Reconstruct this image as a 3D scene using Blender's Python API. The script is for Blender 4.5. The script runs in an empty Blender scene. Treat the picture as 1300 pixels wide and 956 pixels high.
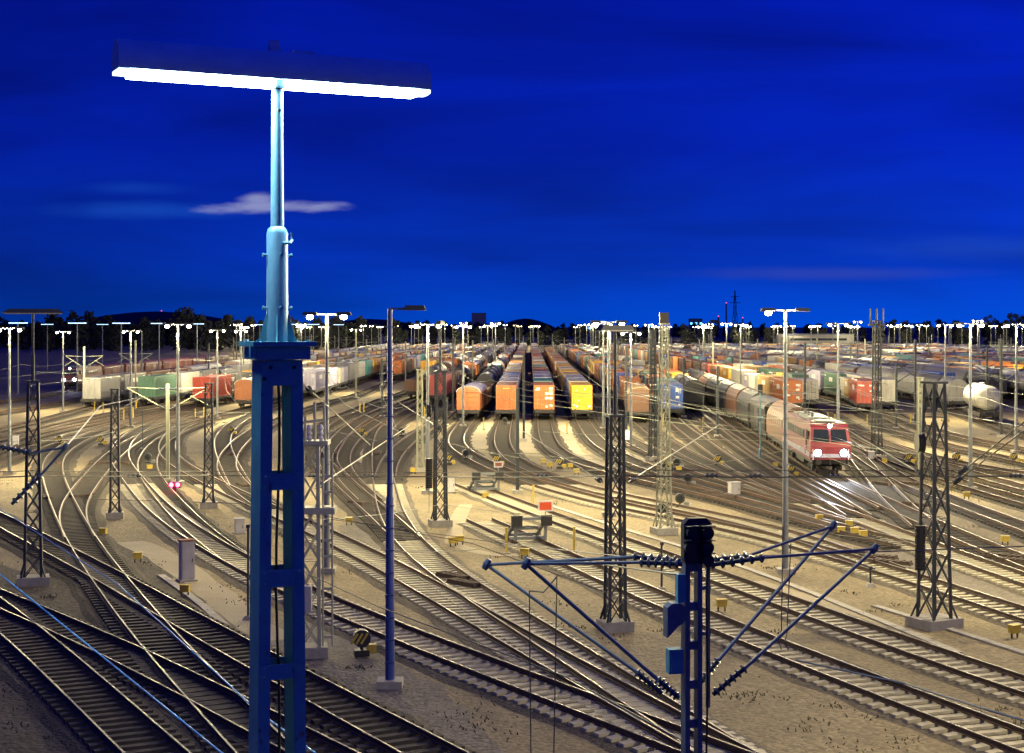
import bpy, math, random
from mathutils import Vector, Matrix
import numpy as np
random.seed(7)
PI = math.pi
sc = bpy.context.scene
COL = sc.collection

# ------------------------------------------------------------------ camera model
F, HZ, CX, CAM_H = 2000.0, 415.0, 650.0, 11.3          # focal length (px of a 1300 px wide picture), horizon row, centre column, eye height
def G(px, py, z=0.0):
    Y = (CAM_H - z) * F / (py - HZ)
    return Vector(((px - CX) / F * Y, Y, z))
def P(px, py, Y):
    return Vector(((px - CX) / F * Y, Y, CAM_H - (py - HZ) / F * Y))
def proj(v):
    return CX + F * v.x / v.y, HZ + F * (CAM_H - v.z) / v.y

# ------------------------------------------------------------------ materials
MATS = {}
def nt(m):
    m.use_nodes = True
    return m.node_tree.nodes, m.node_tree.links
def pmat(name, col, rough=0.7, metal=0.0, col2=None, scale=3.0, amt=0.5, bump=0.0, bscale=30.0, coord='Object', stretch=(1, 1, 1), spec=None):
    if name in MATS: return MATS[name]
    m = bpy.data.materials.new(name); N, L = nt(m)
    b = N['Principled BSDF']
    b.inputs['Roughness'].default_value = rough; b.inputs['Metallic'].default_value = metal
    if spec is not None: b.inputs['Specular IOR Level'].default_value = spec
    tc = N.new('ShaderNodeTexCoord'); mp = N.new('ShaderNodeMapping'); mp.inputs['Scale'].default_value = stretch
    L.new(tc.outputs[coord], mp.inputs[0])
    n1 = N.new('ShaderNodeTexNoise'); n1.inputs['Scale'].default_value = scale; n1.inputs['Detail'].default_value = 6; n1.inputs['Roughness'].default_value = 0.65
    L.new(mp.outputs[0], n1.inputs[0])
    cr = N.new('ShaderNodeMapRange'); cr.inputs[1].default_value = 0.38; cr.inputs[2].default_value = 0.68
    cr.inputs[3].default_value = 0; cr.inputs[4].default_value = amt
    L.new(n1.outputs[0], cr.inputs[0])
    mx = N.new('ShaderNodeMix'); mx.data_type = 'RGBA'
    c2 = col2 or tuple(c * 0.5 for c in col)
    mx.inputs[6].default_value = (*col, 1); mx.inputs[7].default_value = (*c2, 1)
    L.new(cr.outputs[0], mx.inputs[0]); L.new(mx.outputs[2], b.inputs['Base Color'])
    if bump:
        n2 = N.new('ShaderNodeTexNoise'); n2.inputs['Scale'].default_value = bscale; n2.inputs['Detail'].default_value = 4
        L.new(mp.outputs[0], n2.inputs[0])
        bp = N.new('ShaderNodeBump'); bp.inputs['Strength'].default_value = bump; bp.inputs['Distance'].default_value = 0.05
        L.new(n2.outputs[0], bp.inputs['Height']); L.new(bp.outputs[0], b.inputs['Normal'])
    MATS[name] = m
    return m
def emat(name, col, strength, sample=False):
    if name in MATS: return MATS[name]
    m = bpy.data.materials.new(name); N, L = nt(m)
    b = N['Principled BSDF']; b.inputs['Base Color'].default_value = (0.8, 0.8, 0.8, 1)
    b.inputs['Emission Color'].default_value = (*col, 1); b.inputs['Emission Strength'].default_value = strength
    if not sample:
        try: m.cycles.emission_sampling = 'NONE'
        except Exception: pass
    MATS[name] = m
    return m

def rusty(m, scale, lo, hi, col=(.10, .045, .02)):
    N, L = m.node_tree.nodes, m.node_tree.links; b = N['Principled BSDF']; src = b.inputs['Base Color'].links[0].from_socket
    tc = N.new('ShaderNodeTexCoord'); mp = N.new('ShaderNodeMapping'); mp.inputs['Scale'].default_value = (1, 1, .35); L.new(tc.outputs['Object'], mp.inputs[0])
    n = N.new('ShaderNodeTexNoise'); n.inputs['Scale'].default_value = scale; n.inputs['Detail'].default_value = 9; n.inputs['Roughness'].default_value = .72; L.new(mp.outputs[0], n.inputs[0])
    r = N.new('ShaderNodeMapRange'); r.inputs[1].default_value = lo; r.inputs[2].default_value = hi; L.new(n.outputs[0], r.inputs[0])
    x = N.new('ShaderNodeMix'); x.data_type = 'RGBA'; L.new(r.outputs[0], x.inputs[0]); L.new(src, x.inputs[6]); x.inputs[7].default_value = (*col, 1); L.new(x.outputs[2], b.inputs['Base Color'])
    return m
def gravel_mat(name, c1, c2, c3, big=0.15, fine=9.0, bump=0.6):
    """stones: voronoi cells of varying tone, over broad patches"""
    m = bpy.data.materials.new(name); N, L = nt(m); b = N['Principled BSDF']; b.inputs['Roughness'].default_value = 0.9
    b.inputs['Specular IOR Level'].default_value = 0.2
    tc = N.new('ShaderNodeTexCoord')
    v = N.new('ShaderNodeTexVoronoi'); v.inputs['Scale'].default_value = fine; L.new(tc.outputs['Object'], v.inputs['Vector'])
    sep = N.new('ShaderNodeSeparateColor'); L.new(v.outputs['Color'], sep.inputs[0])
    n = N.new('ShaderNodeTexNoise'); n.inputs['Scale'].default_value = big; n.inputs['Detail'].default_value = 8; n.inputs['Roughness'].default_value = 0.7
    L.new(tc.outputs['Object'], n.inputs[0])
    r1 = N.new('ShaderNodeMapRange'); r1.inputs[1].default_value = 0.35; r1.inputs[2].default_value = 0.65; L.new(n.outputs[0], r1.inputs[0])
    mx = N.new('ShaderNodeMix'); mx.data_type = 'RGBA'; mx.inputs[6].default_value = (*c1, 1); mx.inputs[7].default_value = (*c2, 1); L.new(r1.outputs[0], mx.inputs[0])
    mm = N.new('ShaderNodeMix'); mm.data_type = 'RGBA'; mm.inputs[7].default_value = (*c3, 1); L.new(mx.outputs[2], mm.inputs[6])
    s1 = N.new('ShaderNodeTexNoise'); s1.inputs['Scale'].default_value = 0.55; s1.inputs['Detail'].default_value = 7; s1.inputs['Roughness'].default_value = .75; s1.inputs['Distortion'].default_value = .6
    L.new(tc.outputs['Object'], s1.inputs[0]); s2 = N.new('ShaderNodeMapRange'); s2.inputs[1].default_value = .53; s2.inputs[2].default_value = .70; s2.inputs[3].default_value = 0; s2.inputs[4].default_value = .62; L.new(s1.outputs[0], s2.inputs[0])
    sm_ = N.new('ShaderNodeMix'); sm_.data_type = 'RGBA'; sm_.inputs[7].default_value = (*[q * .42 for q in c3], 1); L.new(s2.outputs[0], sm_.inputs[0]); L.new(mx.outputs[2], sm_.inputs[6]); mx = sm_
    sc_ = N.new('ShaderNodeMath'); sc_.operation = 'MULTIPLY'; sc_.inputs[1].default_value = 0.75; L.new(sep.outputs[0], sc_.inputs[0]); L.new(sc_.outputs[0], mm.inputs[0])
    L.new(mm.outputs[2], b.inputs['Base Color'])
    bp = N.new('ShaderNodeBump'); bp.inputs['Strength'].default_value = bump; bp.inputs['Distance'].default_value = 0.06
    L.new(v.outputs['Distance'], bp.inputs['Height']); bp.invert = True
    L.new(bp.outputs[0], b.inputs['Normal'])
    MATS[name] = m
    return m

M_ballast = gravel_mat('ballast', (.10, .085, .065), (.16, .135, .10), (.055, .045, .035), 0.25, 11)
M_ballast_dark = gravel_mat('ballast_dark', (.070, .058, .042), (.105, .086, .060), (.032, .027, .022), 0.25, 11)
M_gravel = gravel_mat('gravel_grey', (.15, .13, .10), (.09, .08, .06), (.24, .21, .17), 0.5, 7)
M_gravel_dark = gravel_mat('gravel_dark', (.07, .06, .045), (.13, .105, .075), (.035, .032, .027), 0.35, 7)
M_sand = gravel_mat('sand', (.32, .262, .155), (.205, .165, .10), (.115, .092, .056), 0.16, 8, 0.5)
M_path = gravel_mat('pale_path', (.36, .315, .215), (.25, .21, .14), (.30, .255, .18), 0.3, 10, 0.25)
M_conc_sleeper = pmat('concrete_sleeper', (.50, .46, .33), 0.9, 0, (.27, .235, .165), 2.5, 0.8, 0.3, 40)
M_wood_sleeper = pmat('wood_sleeper', (.062, .053, .043), 0.95, 0, (.035, .030, .024), 3.0, 0.8, 0.3, 40)
M_rust = pmat('rail_rust', (.085, .048, .028), 0.85, 0, (.04, .026, .018), 2.0, 0.8)
M_steel = pmat('rail_head', (.20, .175, .15), 0.5, 0.6, (.085, .062, .045), 0.6, 0.95)
M_concrete = pmat('concrete', (.36, .34, .29), 0.9, 0, (.22, .2, .17), 3, 0.7, 0.2, 25)
M_galv = pmat('galvanised', (.20, .215, .22), 0.55, 0.3, (.12, .13, .135), 2.5, 0.6)
M_mast_dark = pmat('mast_dark', (.032, .042, .052), 0.6, 0.1, (.05, .05, .05), 3, 0.6)
M_mast_pale = pmat('mast_pale', (.42, .42, .32), 0.6, 0.1, (.28, .27, .2), 2, 0.6)
M_mast_blue = pmat('mast_paint', (.09, .30, .34), 0.5, 0.05, (.06, .19, .22), 4, 0.5, 0.08, 14)
M_mast_upper = pmat('mast_pole_paint', (.15, .32, .38), 0.4, 0.1, (.10, .22, .28), 6, 0.4, 0.05, 20)
M_pole_pale = pmat('pole_pale', (.27, .275, .20), 0.6, 0.1, (.17, .17, .12), 2, 0.6)
rusty(M_mast_blue, 9, .60, .68); rusty(M_mast_upper, 12, .62, .70, (.2, .12, .07)); rusty(M_mast_dark, 6, .55, .7, (.06, .035, .02))
M_wire_bright = pmat('wire_blue', (.10, .42, .75), 0.4, 0.0)
M_wire = pmat('wire', (.12, .12, .10), 0.5, 0.5)
M_wire_blue = pmat('wire_foreground', (.20, .22, .26), 0.4, 0.6)
M_tube_dark = pmat('cantilever_tube', (.16, .19, .22), 0.45, 0.4, (.1, .1, .1), 5, 0.5)
M_porcelain = pmat('insulator_brown', (.05, .06, .075), 0.25, 0.0)
M_black = pmat('black_iron', (.022, .022, .024), 0.6, 0.2, (.04, .03, .025), 3, 0.5)
M_wheel = pmat('wheel_steel', (.10, .08, .065), 0.5, 0.6)
M_yellow = pmat('yellow_paint', (.48, .35, .04), 0.6, 0, (.24, .17, .04), 5, 0.5)
M_stripe_black = pmat('lantern_black', (.02, .02, .02), 0.5)
M_white = pmat('white_paint', (.78, .76, .70), 0.55, 0, (.5, .47, .4), 4, 0.5)
M_cab = pmat('cabinet_grey', (.42, .40, .40), 0.6, 0.0, (.30, .28, .27), 3, 0.6)
M_rustroof = pmat('cabinet_roof', (.24, .11, .06), 0.8, 0, (.15, .08, .05), 3, 0.6)
M_orange_sign = pmat('sign_orange', (.80, .10, .02), 0.5)
M_motor = pmat('point_cover', (.07, .045, .03), 0.85, 0, (.04, .03, .02), 4, 0.7)
M_glass_dark = pmat('cab_glass', (.02, .025, .03), 0.08)
M_warm = emat('lamp_warm', (1.0, .86, .58), 60)
M_warm_far = emat('lamp_warm_far', (1.0, .88, .66), 34)
M_amber_far = emat('lamp_amber_far', (1.0, .66, .28), 16)
M_white_far = emat('lamp_white_far', (.82, .92, 1.0), 26)
M_cool_far = emat('lamp_cool_far', (.35, .62, 1.0), 3.0)
M_tube_on = emat('fluorescent_tube', (.72, .88, 1.0), 30)
M_red_on = emat('signal_red', (1.0, .02, .10), 25)
M_head_on = emat('headlight', (.85, .90, 1.0), 90)
M_blue_far = emat('far_window_blue', (.1, .45, 1.0), 4)
M_red_far = emat('far_red', (1.0, .06, .12), 3)

PAL = {
    'orange': (.50, .135, .02), 'yellow': (.78, .42, .02), 'red': (.42, .055, .03), 'maroon': (.17, .045, .035), 'blue': (.03, .09, .38),
    'navy': (.035, .05, .12), 'teal': (.06, .30, .27), 'green': (.05, .125, .085), 'white': (.52, .50, .43), 'grey': (.20, .195, .19),
    'lilac grey': (.33, .31, .42), 'brown': (.15, .07, .038), 'tan': (.50, .31, .11), 'black': (.03, .03, .032), 'rust orange': (.33, .105, .03),
    'pink red': (.52, .10, .09), 'dark grey': (.06, .058, .056), 'traffic red': (.20, .018, .03)}
def cmat(c):
    p = PAL[c]
    k = 'paint_' + c.replace(' ', '_')
    if k in MATS: return MATS[k]
    m = pmat(k, p, 0.55, 0, tuple(x * 0.55 + 0.02 for x in p), 1.1, 0.65, 0, 30, 'Object', (1.6, 1.6, 0.5))
    return rusty(m, 2.6, .60, .70, (.09, .045, .025))

# ------------------------------------------------------------------ mesh builder
class MB:
    def __init__(s): s.v = []; s.f = []; s.m = []
    def add(s, vs, fs, mi=0):
        o = len(s.v); s.v.extend([tuple(q) for q in vs]); s.f.extend([tuple(i + o for i in q) for q in fs]); s.m.extend([mi] * len(fs))
    def box(s, c, size, rz=0.0, mi=0, taper=None):
        x, y, z = (k / 2 for k in size); ca, sa = math.cos(rz), math.sin(rz)
        vs = []
        for k, (i, j) in enumerate([(-1, -1), (1, -1), (1, 1), (-1, 1)] * 2):
            t = taper if (taper and k >= 4) else 1.0
            a, b = i * x * t, j * y * t
            vs.append((c[0] + a * ca - b * sa, c[1] + a * sa + b * ca, c[2] + (-z if k < 4 else z)))
        s.add(vs, [(3, 2, 1, 0), (4, 5, 6, 7), (0, 1, 5, 4), (1, 2, 6, 5), (2, 3, 7, 6), (3, 0, 4, 7)], mi)
    def beam(s, a, b, w, h=None, mi=0, up=Vector((0, 0, 1))):
        h = h or w; a, b = Vector(a), Vector(b); d = (b - a).normalized()
        if abs(d.dot(up)) > 0.95: up = Vector((0, 1, 0))
        x = d.cross(up).normalized(); z = x.cross(d)
        vs = []
        for p in (a, b):
            for i, j in ((-1, -1), (1, -1), (1, 1), (-1, 1)): vs.append(p + x * (i * w / 2) + z * (j * h / 2))
        s.add(vs, [(0, 1, 2, 3), (7, 6, 5, 4), (0, 4, 5, 1), (1, 5, 6, 2), (2, 6, 7, 3), (3, 7, 4, 0)], mi)
    def tube(s, pts, r, n=6, mi=0, caps=True):
        pts = [Vector(p) for p in pts]; rs = r if isinstance(r, (list, tuple)) else [r] * len(pts)
        vs = []; fs = []
        for k, p in enumerate(pts):
            d = (pts[min(k + 1, len(pts) - 1)] - pts[max(k - 1, 0)])
            d = d.normalized() if d.length > 1e-9 else Vector((0, 0, 1))
            up = Vector((0, 0, 1)) if abs(d.z) < 0.9 else Vector((0, 1, 0))
            x = d.cross(up).normalized(); z = x.cross(d)
            for i in range(n):
                a = 2 * PI * i / n; vs.append(p + (x * math.cos(a) + z * math.sin(a)) * rs[k])
        for k in range(len(pts) - 1):
            for i in range(n):
                j = (i + 1) % n; fs.append((k * n + i, (k + 1) * n + i, (k + 1) * n + j, k * n + j))
        if caps: fs.append(tuple(range(n))); fs.append(tuple(reversed(range((len(pts) - 1) * n, len(pts) * n))))
        s.add(vs, fs, mi)
    def rod(s, a, b, prof, n=12, mi=0):
        """turned profile [(t along a->b in 0..1, radius)]"""
        a, b = Vector(a), Vector(b); d = (b - a).normalized(); up = Vector((0, 0, 1)) if abs(d.z) < 0.9 else Vector((0, 1, 0))
        x = d.cross(up).normalized(); z = x.cross(d); vs = []; fs = []
        for t, r in prof:
            for i in range(n):
                q = 2 * PI * i / n; vs.append(a.lerp(b, t) + (x * math.cos(q) + z * math.sin(q)) * r)
        for k in range(len(prof) - 1):
            for i in range(n):
                j = (i + 1) % n; fs.append((k * n + i, (k + 1) * n + i, (k + 1) * n + j, k * n + j))
        fs.append(tuple(range(n))); fs.append(tuple(reversed(range((len(prof) - 1) * n, len(prof) * n))))
        s.add(vs, fs, mi)
    def extr(s, out, x0, x1, mi=0, mat=None):
        """outline in (y, z) extruded along x"""
        n = len(out); vs = [(x0, y, z) for y, z in out] + [(x1, y, z) for y, z in out]
        fs = [tuple(range(n)), tuple(reversed(range(n, 2 * n)))] + [(i, i + n, (i + 1) % n + n, (i + 1) % n) for i in range(n)]
        if mat: vs = [mat @ Vector(q) for q in vs]
        s.add(vs, fs, mi)
    def build(s, name, mats, parent=None, smooth=False):
        me = bpy.data.meshes.new(name); me.from_pydata(s.v, [], s.f)
        if not isinstance(mats, (list, tuple)): mats = [mats]
        for m in mats: me.materials.append(m)
        if len(mats) > 1: me.polygons.foreach_set('material_index', s.m)
        if smooth:
            me.polygons.foreach_set('use_smooth', [True] * len(me.polygons))
            try: me.set_sharp_from_angle(angle=math.radians(40))
            except Exception: pass
        me.update()
        o = bpy.data.objects.new(name, me); COL.objects.link(o)
        if parent: o.parent = parent
        return o

def tag(o, label=None, cat=None, group=None, kind=None):
    if label: o['label'] = label
    if cat: o['category'] = cat
    if group: o['group'] = group
    if kind: o['kind'] = kind
    return o
KIDS = {}
def E(name, label, cat, loc=(0, 0, 0), rz=0.0, group=None):
    o = bpy.data.objects.new(name, None); COL.objects.link(o); o.location = loc; o.rotation_euler = (0, 0, rz); o.empty_display_size = 0.3
    return tag(o, label, cat, group)
def kids(root):
    if root.name not in KIDS: KIDS[root.name] = [(c, list(c.children)) for c in root.children]
    return KIDS[root.name]
def dup(root, loc, rz=0.0, label=None, group=None):
    r = root.copy(); COL.objects.link(r); r.location = loc; r.rotation_euler = (0, 0, rz)
    if label: r['label'] = label
    if group: r['group'] = group
    for c, gs in kids(root):
        n = c.copy(); COL.objects.link(n); n.parent = r
        for g in gs:
            q = g.copy(); COL.objects.link(q); q.parent = n
    return r
class Proto:
    """builds a thing the first time it is asked for, then copies it with its parts"""
    def __init__(s, make): s.make = make; s.root = None
    def at(s, loc, rz, label, group=None):
        if s.root is None:
            s.root = s.make(); kids(s.root); s.root.location = loc; s.root.rotation_euler = (0, 0, rz); s.root['label'] = label
            if group: s.root['group'] = group
            return s.root
        return dup(s.root, loc, rz, label, group)

ORD = ['first', 'second', 'third', 'fourth', 'fifth', 'sixth', 'seventh', 'eighth', 'ninth', 'tenth', 'eleventh', 'twelfth', 'thirteenth', 'fourteenth', 'fifteenth',
       'sixteenth', 'seventeenth', 'eighteenth', 'nineteenth', 'twentieth'] + ['twenty-' + w for w in ('first', 'second', 'third', 'fourth', 'fifth', 'sixth', 'seventh', 'eighth', 'ninth')] + \
      ['thirtieth'] + ['thirty-' + w for w in ('first', 'second', 'third', 'fourth', 'fifth', 'sixth', 'seventh', 'eighth', 'ninth')] + ['fortieth'] + ['forty-' + w for w in ('first', 'second', 'third', 'fourth', 'fifth', 'sixth', 'seventh', 'eighth', 'ninth')]

# ------------------------------------------------------------------ world: dusk sky
w = bpy.data.worlds.new('World'); sc.world = w; w.use_nodes = True
N, L = w.node_tree.nodes, w.node_tree.links
bg = N['Background']
def math_(op, a, b=None, c=None, clamp=False):
    n = N.new('ShaderNodeMath'); n.operation = op; n.use_clamp = clamp
    for i, q in enumerate((a, b, c)):
        if q is None: continue
        if isinstance(q, (int, float)): n.inputs[i].default_value = q
        else: L.new(q, n.inputs[i])
    return n.outputs[0]
def mixc(f, a, b, mode='MIX'):
    n = N.new('ShaderNodeMix'); n.data_type = 'RGBA'; n.blend_type = mode
    if isinstance(f, (int, float)): n.inputs[0].default_value = f
    else: L.new(f, n.inputs[0])
    for i, q in ((6, a), (7, b)):
        if isinstance(q, tuple): n.inputs[i].default_value = (*q, 1)
        else: L.new(q, n.inputs[i])
    return n.outputs[2]
tc = N.new('ShaderNodeTexCoord'); sp = N.new('ShaderNodeSeparateXYZ'); L.new(tc.outputs['Generated'], sp.inputs[0])
u = math_('DIVIDE', sp.outputs[0], math_('MAXIMUM', sp.outputs[1], 0.05)); v = math_('DIVIDE', sp.outputs[2], math_('MAXIMUM', sp.outputs[1], 0.05))
sky = N.new('ShaderNodeTexSky'); sky.sky_type = 'NISHITA'; sky.sun_disc = False; sky.sun_elevation = math.radians(-3.0); sky.sun_rotation = math.radians(25)
ramp = N.new('ShaderNodeValToRGB'); L.new(math_('MULTIPLY', sp.outputs[2], 4.0), ramp.inputs[0])
cr = ramp.color_ramp; cr.elements[0].position = 0.0; cr.elements[0].color = (.0, .062, .56, 1)
cr.elements[1].position = 1.0; cr.elements[1].color = (.0, .0065, .36, 1)
e = cr.elements.new(0.16); e.color = (.0, .034, .47, 1)
e = cr.elements.new(0.45); e.color = (.0, .015, .42, 1)
cv = N.new('ShaderNodeCombineXYZ'); L.new(math_('MULTIPLY', u, 1.6), cv.inputs[0]); L.new(math_('MULTIPLY', v, 9.0), cv.inputs[1])
cn = N.new('ShaderNodeTexNoise'); cn.inputs['Scale'].default_value = 1.7; cn.inputs['Detail'].default_value = 5; cn.inputs['Roughness'].default_value = 0.5; cn.inputs['Distortion'].default_value = 0.4
L.new(cv.outputs[0], cn.inputs[0])
cl = N.new('ShaderNodeMapRange'); cl.inputs[1].default_value = 0.40; cl.inputs[2].default_value = 0.70; cl.inputs[3].default_value = 1.10; cl.inputs[4].default_value = 0.50; L.new(cn.outputs[0], cl.inputs[0])
# brighter towards the right where the last daylight is
lr = N.new('ShaderNodeMapRange'); lr.inputs[1].default_value = -0.33; lr.inputs[2].default_value = 0.33; lr.inputs[3].default_value = 0.80; lr.inputs[4].default_value = 1.22; L.new(u, lr.inputs[0])
fac = math_('MULTIPLY', cl.outputs[0], lr.outputs[0])
skyc = N.new('ShaderNodeVectorMath'); skyc.operation = 'SCALE'; L.new(ramp.outputs[0], skyc.inputs[0]); L.new(fac, skyc.inputs[3])
# small break in the clouds, lavender, and thin streaks
fn = N.new('ShaderNodeTexNoise'); fn.inputs['Scale'].default_value = 1.0; fn.inputs['Detail'].default_value = 4
fv = N.new('ShaderNodeCombineXYZ'); L.new(math_('MULTIPLY', u, 30), fv.inputs[0]); L.new(math_('MULTIPLY', v, 120), fv.inputs[1]); L.new(fv.outputs[0], fn.inputs[0])
wob = math_('SUBTRACT', fn.outputs[0], 0.5)
def blob(u0, v0, a, b, soft, wamp=1.2):
    du = math_('DIVIDE', math_('SUBTRACT', u, u0), a); dv = math_('DIVIDE', math_('SUBTRACT', v, v0), b)
    d = math_('ADD', math_('SQRT', math_('ADD', math_('MULTIPLY', du, du), math_('MULTIPLY', dv, dv))), math_('MULTIPLY', wob, wamp))
    m = N.new('ShaderNodeMapRange'); m.interpolation_type = 'SMOOTHSTEP'; m.inputs[1].default_value = 1.0; m.inputs[2].default_value = 1.0 - soft; m.inputs[3].default_value = 0; m.inputs[4].default_value = 1
    L.new(d, m.inputs[0]); return m.outputs[0]
c = skyc.outputs[0]
c = mixc(math_('MULTIPLY', blob(-.23, .074, .09, .008, 1.0, .6), .45), c, (.01, .10, .62))
c = mixc(math_('MULTIPLY', blob(-.24, .088, .05, .006, 1.0, .6), .30), c, (.01, .08, .55))
c = mixc(math_('MULTIPLY', blob(-.156, .0760, .062, .0048, .9, 1.7), .85), c, (.29, .32, .60))
c = mixc(math_('MULTIPLY', blob(-.163, .081, .016, .0058, 1.0), .85), c, (.29, .32, .60))
c = mixc(math_('MULTIPLY', blob(.20, .034, .13, .006, 1.0, .5), .45), c, (.045, .075, .45))
c = mixc(math_('MULTIPLY', blob(.30, .05, .12, .012, 1.0, .5), .3), c, (.02, .10, .62))
skn = N.new('ShaderNodeVectorMath'); skn.operation = 'SCALE'; L.new(sky.outputs[0], skn.inputs[0]); skn.inputs[3].default_value = 0.004
ad = N.new('ShaderNodeVectorMath'); ad.operation = 'ADD'; L.new(c, ad.inputs[0]); L.new(skn.outputs[0], ad.inputs[1])
L.new(ad.outputs[0], bg.inputs[0]); bg.inputs[1].default_value = 0.94

cam = bpy.data.cameras.new('camera'); co = bpy.data.objects.new('camera', cam); COL.objects.link(co); sc.camera = co
co.location = (0, 0, CAM_H); co.rotation_euler = (PI / 2, 0, 0)
cam.sensor_width = 36; cam.lens = F / 1300 * 36; cam.shift_y = -(478 - HZ) / 1300; cam.clip_end = 60000; cam.clip_start = 0.5

# ------------------------------------------------------------------ ground
def sheet(name, pts, z, mat, sub=None, kind='structure'):
    m = MB(); m.add([(p[0], p[1], z) for p in pts], [tuple(range(len(pts)))]); o = m.build(name, mat); o['kind'] = kind
    return o
sheet('ground', [(-15000, -300), (15000, -300), (15000, 30000), (-15000, 30000)], 0.0, M_sand)
def gpoly(pix): return [(G(*p).x, G(*p).y) for p in pix]

# ------------------------------------------------------------------ tracks
def catmull(pts, step=2.0, iters=18):
    pts = [Vector((p[0], p[1])) for p in pts]
    ext = [pts[0] * 2 - pts[1]] + pts + [pts[-1] * 2 - pts[-2]]
    out = []
    for i in range(1, len(ext) - 2):
        p0, p1, p2, p3 = ext[i - 1:i + 3]
        a = 0.5; t0 = 0; t1 = t0 + max((p1 - p0).length, 1e-3) ** a; t2 = t1 + max((p2 - p1).length, 1e-3) ** a; t3 = t2 + max((p3 - p2).length, 1e-3) ** a
        n = max(3, int((p2 - p1).length / 1.0))
        n = min(n, 200)
        for k in range(n):
            t = t1 + (t2 - t1) * k / n
            A1 = p0 * ((t1 - t) / (t1 - t0)) + p1 * ((t - t0) / (t1 - t0)); A2 = p1 * ((t2 - t) / (t2 - t1)) + p2 * ((t - t1) / (t2 - t1)); A3 = p2 * ((t3 - t) / (t3 - t2)) + p3 * ((t - t2) / (t3 - t2))
            B1 = A1 * ((t2 - t) / (t2 - t0)) + A2 * ((t - t0) / (t2 - t0)); B2 = A2 * ((t3 - t) / (t3 - t1)) + A3 * ((t - t1) / (t3 - t1))
            out.append(B1 * ((t2 - t) / (t2 - t1)) + B2 * ((t - t1) / (t2 - t1)))
    out.append(pts[-1])
    q = np.array([(p.x, p.y) for p in out])
    d = np.concatenate([[0], np.cumsum(np.hypot(*np.diff(q, axis=0).T))])
    s = np.arange(0, d[-1], step)
    q = np.stack([np.interp(s, d, q[:, 0]), np.interp(s, d, q[:, 1])], 1)
    for _ in range(iters):
        q[1:-1] = 0.25 * q[:-2] + 0.5 * q[1:-1] + 0.25 * q[2:]
    return q
class Path:
    def __init__(s, q):
        s.q = q; s.s = np.concatenate([[0], np.cumsum(np.hypot(*np.diff(q, axis=0).T))]); s.L = s.s[-1]
    def at(s, d):
        x = float(np.interp(d, s.s, s.q[:, 0])); y = float(np.interp(d, s.s, s.q[:, 1]))
        x1 = float(np.interp(min(d + 2, s.L), s.s, s.q[:, 0])); y1 = float(np.interp(min(d + 2, s.L), s.s, s.q[:, 1]))
        x0 = float(np.interp(max(d - 2, 0), s.s, s.q[:, 0])); y0 = float(np.interp(max(d - 2, 0), s.s, s.q[:, 1]))
        return x, y, math.atan2(y1 - y0, x1 - x0)
    def s_of_y(s, Y): return float(s.s[int(np.argmax(s.q[:, 1] >= Y))])
SLOPE = 0.0115
TR = {}
_ti = [0]
RAIL_TOP = 0.30
sl_mesh = {}
def sleeper_mesh(kind):
    if kind not in sl_mesh:
        m = MB(); 
        if kind == 'conc':
            o = [(-1.28, 0), (1.28, 0), (1.28, .09), (.95, .115), (.45, .075), (-.45, .075), (-.95, .115), (-1.28, .09)]
            n = len(o); vs = [(-.14, y, z) for y, z in o] + [(.14, y, z) for y, z in o]
            m.add(vs, [tuple(range(n)), tuple(reversed(range(n, 2 * n)))] + [(i, i + n, (i + 1) % n + n, (i + 1) % n) for i in range(n)])
        else: m.box((0, 0, .05), (.26, 2.5, .11))
        sl_mesh[kind] = m
    return sl_mesh[kind]
sl_data = {}
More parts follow.
